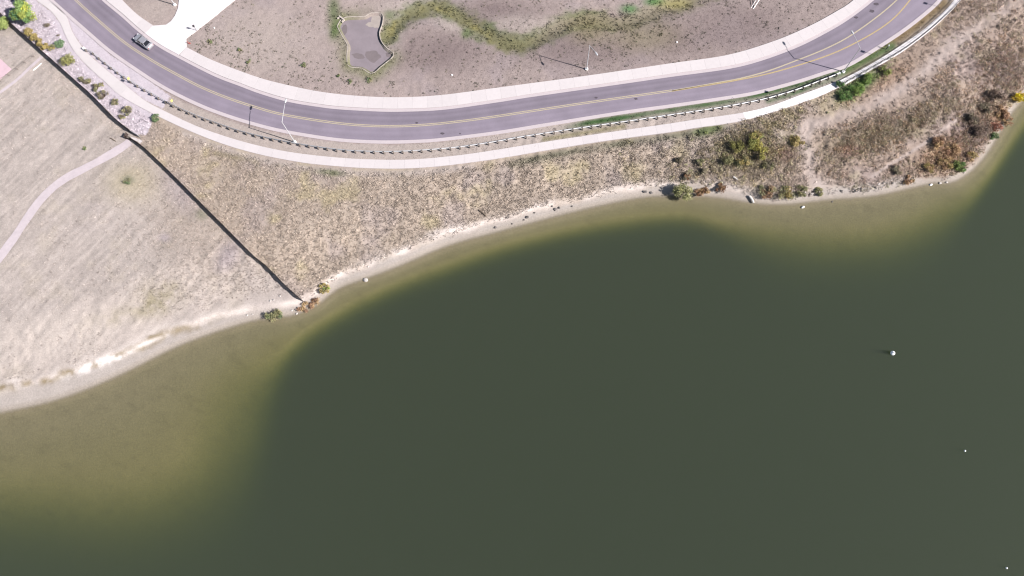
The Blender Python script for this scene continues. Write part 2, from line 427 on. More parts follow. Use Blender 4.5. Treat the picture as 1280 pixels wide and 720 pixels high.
    c = blend(c, A(136, 134, 96), np.exp(-(sw / 2.0) ** 4) * up * (0.92 - 0.4 * sstep(650, 700, px)))
    c = blend(c, COLS['yellow'], np.exp(-(sw / 0.9) ** 2) * up * (0.2 + 2.2 * n3) * (px < 625))
    c = blend(c, COLS['green'], np.exp(-((sw - 1.9) / 0.9) ** 2) * up * (0.35 + 1.5 * n2))
    pd, _ = dist_poly(X, Y, np.vstack([pond_w, pond_w[:1]]))
    c = blend(c, A(136, 140, 98), np.exp(-(pd / 2.0) ** 2) * up * (0.6 + n2) * np.clip(sstep(480, 440, px) + sstep(55, 75, py), 0, 1))
    c = blend(c, COLS['green'], blob(px, py, 417, 12, 8, 18) * 0.8 + blob(px, py, 419, 38, 6, 12, 20) * 0.9 + blob(px, py, 583, 42, 7, 7) * 0.8 + blob(px, py, 487, 18, 9, 6) * .7)
    c = blend(c, COLS['bright'], blob(px, py, 786, 11, 11, 6) * 0.8 + blob(px, py, 818, 2, 14, 5) * 0.9)
    c = blend(c, COLS['olive'], blob(px, py, 735, 33, 28, 20) * 0.6 + blob(px, py, 805, 45, 45, 20) * 0.45)
    c = blend(c, COLS['yellow'], blob(px, py, 845, 5, 22, 8) * 0.8)
    # upper edge of the bank under the big shrubs, and the right-hand bank
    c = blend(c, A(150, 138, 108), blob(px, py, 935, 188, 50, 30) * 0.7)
    c = blend(c, COLS['rust'], (blob(px, py, 1180, 192, 34, 20, -30) + blob(px, py, 1248, 148, 18, 16) + blob(px, py, 1110, 100, 40, 14, -35) * .5) * 0.8)
    c = blend(c, COLS['purple'], (blob(px, py, 1215, 160, 28, 26, -40) + blob(px, py, 1245, 85, 30, 30)) * 0.85)
    c = blend(c, A(140, 128, 104), blob(px, py, 1080, 175, 60, 18, -15) * 0.75 + blob(px, py, 1165, 140, 50, 18, -35) * .4)
    c = blend(c, A(158, 116, 110), blob(px, py, 1062, 188, 14, 8) * 0.6 + blob(px, py, 978, 192, 14, 9) * .5)
    dirtw = np.clip(band(px, py, DIRT, 10) * (0.75 + 1.8 * n2) + band(px, py, DIRT2, 9) * (1.0 + n2) + band(px, py, DIRT3, 2.2), 0, 1)
    c = blend(c, A(206, 190, 182), dirtw * south * 0.9)
    # gravel beds
    gv = inside(GRAVEL, px, py) | inside(GRAVEL2, px, py)
    c = blend(c, COLS['gravel'] * (1 + 0.10 * n3[:, None]), gv * 1.0)
    c = blend(c, A(214, 200, 190), band(px, py, [(70, 93), (110, 130), (150, 163)], 5) * 0.5 * leftside)
    # path of packed pale earth
    pdn, _ = dist_poly(px, py, smooth_line(PATH, n=80))
    c = blend(c, A(198, 186, 178), np.exp(-(pdn / 8) ** 2) * 0.35)
    # shore
    wob = 2.0 * fbm(X, Y, 4, 4)
    bw = 1.7 + 2.5 * sstep(330, 90, px) + 0.6 * sstep(930, 1000, px) * sstep(1150, 1090, px) - 0.7 * sstep(1120, 1190, px)
    c = blend(c, COLS['white'], np.exp(-((d - bw - 0.9 + wob) / 0.8) ** 2) * (0.7 + 1.6 * fbm(X, Y, 3.1, 3)) * sstep(1120, 800, px))
    c = blend(c, COLS['beach'] * (1 + 0.12 * n3[:, None]), sstep(bw + 0.9, bw - 0.3, d + wob))
    c = blend(c, A(160, 144, 116), np.exp(-((d - bw - 0.1 + wob) / 0.7) ** 2) * sstep(300, 200, px) * np.clip(.55 + 3 * fbm(X, Y, 1.6, 3), 0, 1))
    c = blend(c, A(252, 243, 238), np.clip(blob(px, py, 122, 455, 46, 6, -21) * 1.6 * (.6 + 2.5 * fbm(X + 9, Y, 1.2, 3)), 0, 1) + blob(px, py, 185, 428, 22, 3, -21) * .8)
    c = blend(c, A(178, 165, 148), np.exp(-((d - 0.7) / 0.6) ** 2) * 0.5)
    c = blend(c, COLS['wet'], sstep(0.8, 0.1, d))
    # lake bed: sand, then silt and algae, then dark silt
    bed = d < 0
    ds, ss = dist_poly(X, Y, shelf_w); t = np.where(ss < 0, 1.0, -d / (-d + ds + 1e-6))
    bc = np.tile(BED[0], (len(X), 1)); bc = blend(bc, BED[1], sstep(0.1, 0.8, t)); bc = blend(bc, BED[2], (ss < 0) * sstep(0, 9, ds))
    bc = bc * (1 + 0.10 * n2 + 0.14 * n3 - 0.10 * sstep(.12, .3, fbm(X * .6 + Y, Y * .4 - X * .3, 1.4, 3)))[:, None]
    c = np.where(bed[:, None], bc, c)
    return np.clip(c, 0.004, 0.75)
BED = [A(147, 137, 110), A(150, 139, 99), A(132, 134, 114)]

# lower walk edges (also used above)
LSW_UP = [(13, -58), (32, -33), (47, -14.5), (64, 2.3), (78, 14.3), (84, 22), (91, 41), (107, 64), (129, 84), (155, 105), (180, 125), (204, 138), (249, 159), (300.6, 176.3), (352, 188.4), (400, 195), (451.7, 199), (512, 199.6), (572, 194.4), (620, 187.5), (689, 176.3), (757.8, 166), (840, 154.2), (866, 150), (928, 141),
          (964.7, 132), (1001.7, 118.3), (1027.5, 109), (1060, 95.8), (1094.5, 77), (1129, 55), (1155, 36.8), (1180.6, 14), (1192.7, 0), (1225, -40), (1255, -90)]
LSW_LO = [(-14, -62), (8, -36), (27, -17), (45, 0), (57, 8.5), (66, 16), (75.5, 29), (83, 46.5), (93, 64), (110, 83), (131, 102), (152, 120.6), (194.7, 144), (240, 165), (283, 181.5), (326, 193.5), (369.5, 202), (400, 206), (451.7, 210), (503.4, 210.8), (555, 207.3), (620, 198.7), (689, 187), (757.8, 176), (840, 165), (866, 160.5), (928, 151),
          (991, 132.3), (1023, 121), (1044.8, 111), (1060, 104), (1094.5, 84.5), (1129, 64), (1163, 38), (1189, 13.5), (1201, 0), (1234, -40), (1264, -90)]
LSW_HEAD_L = [(10, -60), (45, 0), (65.5, 15.5)]

# ------------------------------------------------------------------ terrain
gC = chunks(ground_colour, gX, gY, gZ)
nx, ny = len(gx), len(gy)
ii, jj = np.meshgrid(np.arange(nx - 1), np.arange(ny - 1)); q = (jj * nx + ii).ravel()
faces = np.stack([q, q + 1, q + 1 + nx, q + nx], -1)
GC = gC.reshape(GX.shape + (3,))
ground = mesh('ground', np.stack([gX, gY, gZ], -1), faces, M['ground'], colors=gC, smooth=True)
tag(ground, 'dry grassy lakeside ground running down to a sandy shore', kind='structure')

# ------------------------------------------------------------------ water
def water_material():
    m = bpy.data.materials.new('lake_water'); m.use_nodes = True
    nt, ln = m.node_tree.nodes, m.node_tree.links
    nt.remove(nt['Principled BSDF']); out = nt['Material Output']
    tr = nt.new('ShaderNodeBsdfTransparent'); gl = nt.new('ShaderNodeBsdfGlossy'); gl.inputs['Roughness'].default_value = 0.12
    lw = nt.new('ShaderNodeLayerWeight'); pw_ = nt.new('ShaderNodeMath'); pw_.operation = 'POWER'; pw_.inputs[1].default_value = 5.0
    ln.new(lw.outputs['Facing'], pw_.inputs[0]); fr = nt.new('ShaderNodeMath'); fr.operation = 'MULTIPLY_ADD'; fr.inputs[1].default_value = 0.9; fr.inputs[2].default_value = 0.02
    ln.new(pw_.outputs[0], fr.inputs[0])
    pos = nt.new('ShaderNodeNewGeometry').outputs['Position']
    n1 = n_noise(nt, ln, 2.2, 3, 0.55, pos); bn = nt.new('ShaderNodeBump'); bn.inputs['Strength'].default_value = 0.35; bn.inputs['Distance'].default_value = 0.05
    ln.new(n1.outputs['Fac'], bn.inputs['Height']); ln.new(bn.outputs[0], gl.inputs['Normal'])
    mx = nt.new('ShaderNodeMixShader'); ln.new(fr.outputs[0], mx.inputs[0]); ln.new(tr.outputs[0], mx.inputs[1]); ln.new(gl.outputs[0], mx.inputs[2])
    ln.new(mx.outputs[0], out.inputs['Surface'])
    va = nt.new('ShaderNodeVolumeAbsorption'); va.inputs['Color'].default_value = (0.42, 0.50, 0.15, 1); va.inputs['Density'].default_value = 0.72
    vs = nt.new('ShaderNodeVolumeScatter'); vs.inputs['Color'].default_value = (0.086, 0.097, 0.099, 1); vs.inputs['Density'].default_value = 1.0
    ad = nt.new('ShaderNodeAddShader'); ln.new(va.outputs[0], ad.inputs[0]); ln.new(vs.outputs[0], ad.inputs[1]); ln.new(ad.outputs[0], out.inputs['Volume'])
    return m
M['water'] = water_material()
wb = MB(); wb.box((0, 0, -5.0), (2900, 2900, 10.0))
water = wb.build('lake_water', M['water']); tag(water, 'murky olive green lake water, clearer over the sandy shallows', kind='structure')

# ------------------------------------------------------------------ road, kerbs, walks
ROAD_UP = [(95, -40), (110, -19), (127, 0), (152, 21), (171, 38), (195, 56.5), (218, 69.8), (266, 94.5), (300.5, 108), (326, 117.5), (361, 127.5), (400, 134), (426, 136.9), (469, 139.3), (503, 139.7), (555, 137.2), (620, 128.3), (663, 121.5), (740.6, 110.4), (792, 103),
           (840, 96), (909, 86.5), (950, 76.5), (995, 60), (1029.5, 43), (1060, 25), (1092.7, 0), (1130, -34), (1165, -75)]
ROAD_LO = [(35, -35), (50, -17), (67, 0), (86, 17), (110, 38), (138, 62), (172, 86), (208, 109), (249, 129.3), (283, 142.5), (318, 153.3), (352, 161.8), (400, 170), (434, 174), (477.5, 175.8), (520.6, 175), (555, 172.4), (620, 164.3), (671.7, 156), (740.6, 144.8), (792, 137),
           (840, 130.5), (891.7, 123), (943.4, 114.5), (995, 100.8), (1030, 89.5), (1060, 79.5), (1094.5, 59), (1129, 36), (1156.5, 14.5), (1172, 0), (1205, -38), (1235, -85)]
USW_OUT = [(118, -40), (153, 0), (172, 18.5), (192, 32.5)]
USW_OUT2 = [(233.4, 59.4), (266, 75.8), (318, 95.5), (352, 105), (400, 115), (451.7, 120.6), (503.4, 122), (555, 118.9), (620, 110.3), (730, 95.6), (840, 79.4), (909, 69.2), (967.5, 51.7), (1012, 32.7), (1046.7, 13.8), (1066, 1), (1104, -34), (1138, -75)]
N = 260
def wline(pts, z=LAND_Z, n=N):
    return smooth_line([at(x, y, z)[:2] for x, y in pts], n=n)
def offset(line, d):
    t = np.gradient(line, axis=0); t /= np.linalg.norm(t, axis=1)[:, None]
    return line + np.stack([-t[:, 1], t[:, 0]], -1) * d       # + to the left of travel
def match(a, b, maxd=1e9):
    """for each point of a, the nearest point on the polyline b (kept monotone)"""
    out = []
    bb = smooth_line(b, n=1600)
    k0 = 0
    for p in a:
        k = k0 + int(np.argmin(np.sum((bb[k0:k0 + 400] - p) ** 2, 1))); out.append(bb[k]); k0 = k
    return np.array(out)
def ribbon(name, L, R, z, mat, thick=0.0, parent=None, cross=1, colors=None):
    """strip between two lines; with thickness it is a solid slab"""
    n = len(L); ts = np.linspace(0, 1, cross + 1)
    v = []; f = []
    for t in ts: v.append(np.column_stack([L * (1 - t) + R * t, np.full(n, z)]))
    k = cross + 1
    for j in range(cross):
        for i in range(n - 1): f.append((j * n + i, (j + 1) * n + i, (j + 1) * n + i + 1, j * n + i + 1))
    if thick:
        b = k * n
        v.append(np.column_stack([L, np.full(n, z - thick)])); v.append(np.column_stack([R, np.full(n, z - thick)]))
        lo = (k - 1) * n
        for i in range(n - 1):
            f.append((i, i + 1, b + i + 1, b + i)); f.append((lo + i + 1, lo + i, b + n + i, b + n + i + 1))
        f.append((0, b, b + n, lo)); f.append((n - 1, lo + n - 1, b + 2 * n - 1, b + n - 1))
    v = np.vstack(v)
    o = mesh(name, v, f, mat, parent, colors=None)
    if cross > 1:
        a = o.data.attributes.new('across', 'FLOAT', 'POINT'); a.data.foreach_set('value', np.concatenate([np.repeat(ts, n), np.zeros(len(v) - k * n)]).astype(np.float32))
    return o

up_w = wline(ROAD_UP, n=N); lo_w = match(up_w, wline(ROAD_LO, n=N))
def asphalt_material():
    m, nt, ln, b = new_mat('worn_asphalt')
    pos = nt.new('ShaderNodeNewGeometry').outputs['Position']
    ac = nt.new('ShaderNodeAttribute'); ac.attribute_name = 'across'
    cr = nt.new('ShaderNodeValToRGB'); e = cr.color_ramp.elements
    base = A(155, 144, 159)
    stops = [(0.0, .84), (0.06, .93), (0.14, .80), (0.22, .96), (0.34, .80), (0.44, .92), (0.5, .98), (0.58, 1.06), (0.66, 1.0), (0.74, 1.1), (0.86, 1.0), (0.95, 1.08), (1.0, 1.0)]
    while len(e) < len(stops): e.new(0.5)
    for el, (p, k) in zip(e, stops): el.position = p; el.color = (*(base * k), 1)
    ln.new(ac.outputs['Fac'], cr.inputs['Fac'])
    n1 = n_noise(nt, ln, 0.22, 5, 0.6, pos); n2 = n_noise(nt, ln, 14, 3, 0.7, pos)
    mr = nt.new('ShaderNodeMapRange'); mr.inputs[1].default_value = .3; mr.inputs[2].default_value = .7; mr.inputs[3].default_value = .9; mr.inputs[4].default_value = 1.1
    ln.new(n1.outputs['Fac'], mr.inputs[0])
    m2 = nt.new('ShaderNodeMapRange'); m2.inputs[1].default_value = .3; m2.inputs[2].default_value = .7; m2.inputs[3].default_value = .9; m2.inputs[4].default_value = 1.1
    ln.new(n2.outputs['Fac'], m2.inputs[0])
    mu = nt.new('ShaderNodeMath'); mu.operation = 'MULTIPLY'; ln.new(mr.outputs[0], mu.inputs[0]); ln.new(m2.outputs[0], mu.inputs[1])
    vm = nt.new('ShaderNodeVectorMath'); vm.operation = 'SCALE'; ln.new(cr.outputs[0], vm.inputs[0]); ln.new(mu.outputs[0], vm.inputs['Scale'])
    ln.new(vm.outputs[0], b.inputs['Base Color']); b.inputs['Roughness'].default_value = 0.85
    return m
M['asphalt'] = asphalt_material()
M['tar'] = simple('dark_tar', A(96, 86, 96), 0.8, var=0.2)
M['yellow_line'] = simple('worn_yellow_paint', A(208, 194, 166), 0.7, var=0.2, scale=4)
M['yellow_line2'] = simple('yellow_paint', A(206, 182, 132), 0.7, var=0.2, scale=4)
road = ribbon('road', up_w, lo_w, ROAD_Z, M['asphalt'], thick=0.2, cross=12)
tag(road, 'two lane grey asphalt road curving above the lake', kind='structure')

def line_marking(name, pts, w, mat):
    c = wline(pts, ROAD_Z, 220); o = ribbon(name, offset(c, w / 2), offset(c, -w / 2), ROAD_Z + 0.005, mat, parent=road)
    return o
YEL = [(60, -38), (77, -18), (94.7, 0), (120.6, 23.5), (155, 52.5), (189.5, 75.3), (220, 92.5), (250.6, 108.5), (283.4, 122), (318, 133.5), (352, 142.8), (400, 151), (443, 156), (486, 157.8), (529, 156.2), (572, 152), (620, 145.5), (723, 129.9), (840, 113.2)]
YA = YEL[-2:] + [(891.7, 104.2), (926, 97.8), (960.6, 88.5), (995, 75.8), (1029.5, 62), (1060, 46.5), (1094.5, 22.4), (1121, 0), (1150, -30)]
YB = [(723, 130.6), (840, 113.9), (891.7, 105.4), (926, 99.3), (960.6, 92), (995, 82.4), (1029.5, 71.2), (1060, 58.3), (1094.5, 39.4), (1118, 22), (1137.5, 0), (1160, -30)]
c0 = wline(YEL, ROAD_Z, 300)
for s in (-1, 1):
    ribbon('yellow_line', offset(c0, s * 0.17 + 0.09), offset(c0, s * 0.17 - 0.09), ROAD_Z + 0.005, M['yellow_line'], parent=road)
line_marking('yellow_line', YA[1:], 0.26, M['yellow_line'])
line_marking('yellow_line', YB[1:], 0.26, M['yellow_line2'])
for x, y, r in ((553, 167, .35), (745, 122, .3), (795, 123.5, .28), (575, 167, .18), (1090, 14, .5), (1095, 5, .55), (1070, 22, .35), (521, 153.5, .25)):
    p = at(x, y, ROAD_Z); k = 9
    ang = np.linspace(0, 2 * math.pi, k, endpoint=False); rr = r * (0.7 + 0.5 * RNG.random(k))
    mesh('tar_patch', np.column_stack([p[0] + rr * np.cos(ang) * 1.3, p[1] + rr * np.sin(ang) * .8, np.full(k, ROAD_Z + 0.009)]), [tuple(range(k))], M['tar'], road)

GUT = 0.62
kerb_u = ribbon('gutter', offset(up_w, GUT), offset(up_w, -0.02), ROAD_Z + 0.012, M['kerb'], thick=0.2)
tag(kerb_u, 'pale concrete gutter along the landward road edge', kind='structure')
lo_out = wline(ROAD_LO, n=N)
kerb_l = ribbon('kerb', offset(lo_out, 0.02), offset(lo_out, -0.72), ROAD_Z + 0.05, M['kerb'], thick=0.25)
tag(kerb_l, 'pale concrete kerb strip along the lakeward road edge', kind='structure')

def walk(name, L, R, z, label, mats, step):
    """bed plus slabs, each slab a piece of its own"""
    bed = ribbon(name, L, R, z - 0.02, M['joint'], thick=0.22); tag(bed, label, kind='structure')
    mid = (L + R) / 2; s = np.concatenate([[0], np.cumsum(np.linalg.norm(np.diff(mid, axis=0), axis=1))])
    nsl = int(s[-1] / step)
    for i in range(nsl):
        a, b = s[-1] * i / nsl + 0.008, s[-1] * (i + 1) / nsl - 0.008
        qs = np.linspace(a, b, 3)
        l = np.stack([np.interp(qs, s, L[:, k]) for k in (0, 1)], -1); r = np.stack([np.interp(qs, s, R[:, k]) for k in (0, 1)], -1)
        c = (l + r) / 2
        l = l + (c - l) * 0.004; r = r + (c - r) * 0.004
        v = np.vstack([np.column_stack([l, np.full(3, z)]), np.column_stack([r, np.full(3, z)]), np.column_stack([l, np.full(3, z - .03)]), np.column_stack([r, np.full(3, z - .03)])])
        f = [(0, 3, 4, 1), (1, 4, 5, 2), (0, 1, 7, 6), (1, 2, 8, 7), (4, 3, 9, 10), (5, 4, 10, 11), (3, 0, 6, 9), (2, 5, 11, 8)]
        mesh('slab', v, f, mats(c[1]), bed)
    return bed
SW_Z = ROAD_Z + 0.13
def sub(line, i0, i1): return line[i0:i1]
gut_out = offset(up_w, GUT + 0.01)
out2 = wline(USW_OUT2, n=220); in2 = match(out2, gut_out)
walk('sidewalk', out2, in2, SW_Z, 'wide pale concrete sidewalk on the landward side of the road', lambda c: M['concrete'], 3.0)
out1 = wline(USW_OUT, n=60); in1 = match(out1, gut_out)
walk('sidewalk', out1, in1, SW_Z, 'pale concrete sidewalk beside the road above the driveway', lambda c: M['concrete'], 3.0)
sw_up = wline(LSW_UP, n=320); sw_lo = match(sw_up, wline(LSW_LO, n=320))
SEAM_X = at(931, 146, LAND_Z)[0]
walk('lakeside_walk', sw_up, sw_lo, LAND_Z + 0.09, 'narrow pale concrete walk curving along the lake side of the road', lambda c: M['new_concrete'] if c[0] > SEAM_X else M['concrete'], 3.0)
# driveway: polygon sheet with a level apron
DRV = [(192, 32.5), (200, 32), (208, 31.3), (214, 27), (219, 20), (223, 10), (224, 0), (222, -20), (226, -50), (345, -50), (318, -19), (294, 0), (280, 11.5), (267, 22), (246, 38.5), (233, 48.5), (233.4, 59.4)]
dp = [at(x, y, LAND_Z)[:2] for x, y in DRV]
ik = [int(np.argmin(np.sum((gut_out - np.array(p)) ** 2, 1))) for p in (dp[-1], dp[0])]
edge = [tuple(gut_out[i]) for i in range(max(ik), min(ik) - 1, -1)]
poly = [tuple(p) for p in dp] + edge
top = [(x, y, ROAD_Z + 0.105) for x, y in poly]; bot = [(x, y, ROAD_Z - 0.1) for x, y in poly]; n_ = len(poly)
M['drive'] = simple('bleached_driveway_concrete', A(253, 247, 249), 0.85, var=0.035, scale=0.25, bump=0.1)
drive = mesh('driveway', top + bot, [tuple(range(n_))] + [(i, (i + 1) % n_, n_ + (i + 1) % n_, n_ + i) for i in range(n_)], M['drive'])
tag(drive, 'bright concrete driveway opening off the road', kind='structure')
# footpath across the left field
pc = smooth_line([P(x, y)[:2] for x, y in PATH], n=90)
pw = 0.9 + 0.25 * fbm(pc[:, 0], pc[:, 1], 4, 2)
def drape(name, L, R, up, mat, parent=None):
    n = len(L); cr = 4; v = []
    for t in np.linspace(0, 1, cr):
        p = L * (1 - t) + R * t; v.append(np.column_stack([p, height(p[:, 0], p[:, 1]) + up]))
    f = [(j * n + i, (j + 1) * n + i, (j + 1) * n + i + 1, j * n + i + 1) for j in range(cr - 1) for i in range(n - 1)]
    return mesh(name, np.vstack(v), f, mat, parent)
M['path'] = simple('packed_pale_gravel', A(226, 213, 217), 0.95, var=0.08, scale=2.0, bump=0.2)
t_ = np.gradient(pc, axis=0); t_ /= np.linalg.norm(t_, axis=1)[:, None]; nn = np.stack([-t_[:, 1], t_[:, 0]], -1)
path = drape('footpath', pc + nn * pw[:, None], pc - nn * pw[:, None], 0.05, M['path']); tag(path, 'pale gravel footpath curving across the left field', kind='structure')

# ------------------------------------------------------------------ pond
M['mud'] = simple('dry_grey_mud', A(160, 148, 154), 0.8, var=0.13, scale=0.35, bump=0.25)
n_ = len(pond_w); zz = LAND_Z - 0.38
pond = mesh('dry_pond_bed', [(x, y, zz) for x, y in pond_w], [tuple(range(n_))], M['mud']); tag(pond, 'dry grey mud bed of the small pond in the field', kind='structure')
M['silt'] = simple('pale_silt', A(192, 180, 172), 0.9, var=0.12, scale=1.0, bump=0.2)
M['damp'] = simple('damp_mud', A(140, 128, 130), 0.75, var=0.12, scale=0.6, bump=0.2)
for nm, mt, cx_, cy_, rx, ry, rz, dz in (('silt_patch', 'silt', 470, 26, 1.1, 1.9, .3, .008), ('silt_patch', 'silt', 463, 31, .9, .6, .2, .012), ('damp_patch', 'damp', 466, 70, 1.7, 1.5, .2, .008), ('damp_patch', 'damp', 448, 70, 1.2, .8, .4, .01), ('damp_patch', 'damp', 486, 68, .7, .6, .1, .012), ('damp_patch', 'damp', 431, 37, .6, 1.2, .1, .014)):
    p = at(cx_, cy_, zz); k = 26; a = np.linspace(0, 2 * math.pi, k, endpoint=False); w = 1 + 0.6 * fbm(np.cos(a) * 2 + cx_, np.sin(a) * 2, 1.0, 3)
    mesh(nm, np.column_stack([p[0] + rx * w * np.cos(a + rz), p[1] + ry * w * np.sin(a), np.full(k, zz + dz)]), [tuple(range(k))], mt and M[mt], pond)
rim = empty('pond_edging', (*pond_w[0], LAND_Z))
M['edging'] = simple('white_pond_edging', A(216, 204, 194), 0.85, var=0.3, scale=1.5)
pr = np.vstack([pond_w, pond_w[:1]]); t_ = np.gradient(pr, axis=0); t_ /= np.linalg.norm(t_, axis=1)[:, None]; nrm = np.stack([t_[:, 1], -t_[:, 0]], -1)
if inside(pond_w, *(pr[3] + nrm[3] * 0.4)[:, None]).any(): nrm = -nrm
for i0 in range(0, len(pr) - 1, 4):
    s_ = slice(i0, min(i0 + 5, len(pr))); a = pr[s_] - nrm[s_] * 0.06; b = pr[s_] + nrm[s_] * 0.07
    ribbon('edging_block', a, b, LAND_Z + 0.06, M['edging'], thick=0.6, parent=rim)
tag(rim, 'thin white edging around the dry grey pond', 'edging')
hw = empty('pond_inlet', P(427.5, 23.5)); R_ = math.radians(-40); b0 = hw.location
MB().box((b0.x, b0.y, b0.z + .15), (1.5, .28, .5), R_).build('headwall', M['edging'], hw)
for s in (-1, 1):
    MB().box((b0.x + s * .6 * math.cos(R_) + .3 * math.sin(R_), b0.y + s * .6 * math.sin(R_) - .3 * math.cos(R_), b0.z + .1), (.2, .8, .4), R_ + s * .3).build('wing_wall', M['edging'], hw)
MB().tube([(b0.x, b0.y, b0.z), (b0.x - .25 * -math.sin(R_), b0.y - .25 * math.cos(R_), b0.z - .02)], .22, 10).build('pipe', M['dark_metal'], hw)
tag(hw, 'small white concrete inlet at the corner of the dry pond', 'drain inlet')

# ------------------------------------------------------------------ guardrail
gl = smooth_line([at(x, y, LAND_Z + 0.62)[:2] for x, y in GUARD], step=1.905)
gt = np.gradient(gl, axis=0); gt /= np.linalg.norm(gt, axis=1)[:, None]; gn = np.stack([-gt[:, 1], gt[:, 0]], -1)   # towards the road
rail = empty('guardrail', (*gl[0], LAND_Z))
W = [(0.0, .31), (.045, .27), (.08, .22), (.045, .17), (.0, .155), (.045, .14), (.08, .09), (.045, .04), (0, 0)]
for i in range(0, len(gl) - 1, 2):
    ks = [k for k in (i, i + 1, i + 2) if k < len(gl)]
    v = []; f = []
    for k in ks:
        for o_, h_ in W: p = gl[k] + gn[k] * (o_ + (0.006 if (i // 2) % 2 else 0)); v.append((p[0], p[1], LAND_Z + 0.43 + h_))
        for o_, h_ in W: p = gl[k] + gn[k] * (o_ - 0.02); v.append((p[0], p[1], LAND_Z + 0.43 + h_))
    m_ = len(W)
    for a in range(len(ks) - 1):
        for j in range(m_ - 1):
            s0 = a * 2 * m_; s1 = (a + 1) * 2 * m_
            f.append((s0 + j, s0 + j + 1, s1 + j + 1, s1 + j)); f.append((s0 + m_ + j + 1, s0 + m_ + j, s1 + m_ + j, s1 + m_ + j + 1))
        f.append((s0, s1, s1 + m_, s0 + m_)); f.append((s0 + m_ - 1, s0 + 2 * m_ - 1, s1 + 2 * m_ - 1, s1 + m_ - 1))
    mesh('rail_panel', v, f, M['galv'], rail)
pm = MB().box((0, 0, .36), (.15, .2, .80)).box((0, .17, .57), (.14, .15, .36))
post_me = None
for k in range(len(gl)):
    p = gl[k] - gn[k] * 0.27; a = math.atan2(gt[k][1], gt[k][0])
    if post_me is None:
        o = mesh('post', pm.v, pm.f, M['post_wood']); post_me = o.data
    else:
        o = bpy.data.objects.new('post', post_me); col.objects.link(o)
    o.parent = rail; o.location = (p[0] - rail.location.x, p[1] - rail.location.y, 0); o.rotation_euler = (0, 0, a)
for k, s in ((0, -1), (len(gl) - 1, 1)):
    p = gl[k] + gt[k] * s * 0.35; a = math.atan2(gt[k][1], gt[k][0])
    MB().box((p[0], p[1], LAND_Z + .585), (.7, .16, .36), a).box((p[0] + gt[k][0] * s * .35, p[1] + gt[k][1] * s * .35, LAND_Z + .585), (.08, .42, .46), a).build('end_terminal', M['white_paint'], rail)
tag(rail, 'long galvanised steel guardrail on dark posts along the curve of the road', 'guardrail')

# ------------------------------------------------------------------ railing of the right-hand walk
sel = [(1048, 108.2), (1060, 102), (1094.5, 82.6), (1129, 62.3), (1163, 36.5), (1189, 12.4), (1201, -1.5), (1233, -41)]
rl = smooth_line([at(x, y, LAND_Z + 0.1)[:2] for x, y in sel], step=1.75)
rt_ = np.gradient(rl, axis=0); rt_ /= np.linalg.norm(rt_, axis=1)[:, None]
hand = empty('walk_railing', (*rl[0], LAND_Z + 0.09))
for zr, nm, r in ((1.1, 'top_rail', .055), (.6, 'middle_rail', .04), (.2, 'bottom_rail', .04)):
    MB().tube([(x, y, LAND_Z + .09 + zr) for x, y in rl], r, 6).build(nm, M['dark_metal'], hand)
for i, (x, y) in enumerate(rl):
    MB().box((x, y, LAND_Z + .09 + .56), (.10, .10, 1.12), math.atan2(rt_[i][1], rt_[i][0])).build('post', M['dark_metal'], hand)
tag(hand, 'dark metal pedestrian railing along the lake side of the right hand walk', 'railing')

# ------------------------------------------------------------------ privacy fence
def fence(name, pts, h, label, panel=2.4, mat='fence_wood'):
    w = smooth_line([P(x, y)[:2] for x, y in pts], step=panel)
    z = height(w[:, 0], w[:, 1])
    e = empty(name, (w[0][0], w[0][1], z[0]))
    for i in range(len(w) - 1):
        a, b = w[i], w[i + 1]; d = (b - a) / np.linalg.norm(b - a); n = np.array([-d[1], d[0]]); L = np.linalg.norm(b - a)
        zb = min(z[i], z[i + 1]) - 0.05; zt = max(z[i], z[i + 1]) + h - 0.03 + random.uniform(-.04, .04)
        mb = MB(); k = 16; pwid = (L - .12) / k; ang = math.atan2(d[1], d[0])
        for j in range(k):
            c = a + d * (.06 + pwid * (j + .5)) + n * (.014 if j % 2 else -.014)
            mb.box((c[0], c[1], (zb + zt) / 2), (pwid * .985, .022, zt - zb), ang)
        for fr in (.15, .82):
            c = (a + b) / 2 - n * .055; mb.box((c[0], c[1], zb + (zt - zb) * fr), (L - .14, .05, .09), ang)
        mb.build('panel', M[mat], e)
    for i in range(len(w)):
        d = w[min(i + 1, len(w) - 1)] - w[max(i - 1, 0)]
        MB().box((w[i][0], w[i][1], z[i] + h / 2), (.12, .12, h + .12), math.atan2(d[1], d[0])).build('post', M[mat], e)
    tag(e, label, 'fence'); return e
fence('wooden_fence', FENCE_A[1:], 1.6, 'dark wooden fence between the gravel bed with shrubs and the field')
fence('wooden_fence', FENCE_B, 1.4, 'dark wooden fence running down the grassy bank to the shore')
fence('short_fence', [(160.3, 168.6), (156.6, 172.3), (163, 175.2)], 0.95, 'low dark fence returning around the gap by the footpath', panel=1.2)
# gate beside the gap
g0, g1 = P(166.2, 166.6), P(175.2, 171.8); gate = empty('gate', g0)
gd = (g1 - g0)[:2]; gL = np.linalg.norm(gd); gd /= gL; zg = g0[2]
for t in (0, .5, 1): MB().box((g0[0] + gd[0] * gL * t, g0[1] + gd[1] * gL * t, zg + .6), (.09, .09, 1.25), math.atan2(gd[1], gd[0])).build('gate_post', M['grey_metal'], gate)
for h_ in (.15, .65, 1.15): MB().tube([(g0[0], g0[1], zg + h_), (g0[0] + gd[0] * gL, g0[1] + gd[1] * gL, zg + h_)], .035, 6).build('gate_rail', M['grey_metal'], gate)
for j in range(1, 22):
    t = j / 22; MB().box((g0[0] + gd[0] * gL * t, g0[1] + gd[1] * gL * t, zg + .65), (.03, .03, 1.0)).build('gate_bar', M['grey_metal'], gate)
tag(gate, 'grey metal gate at the end of the upper wooden fence', 'gate')
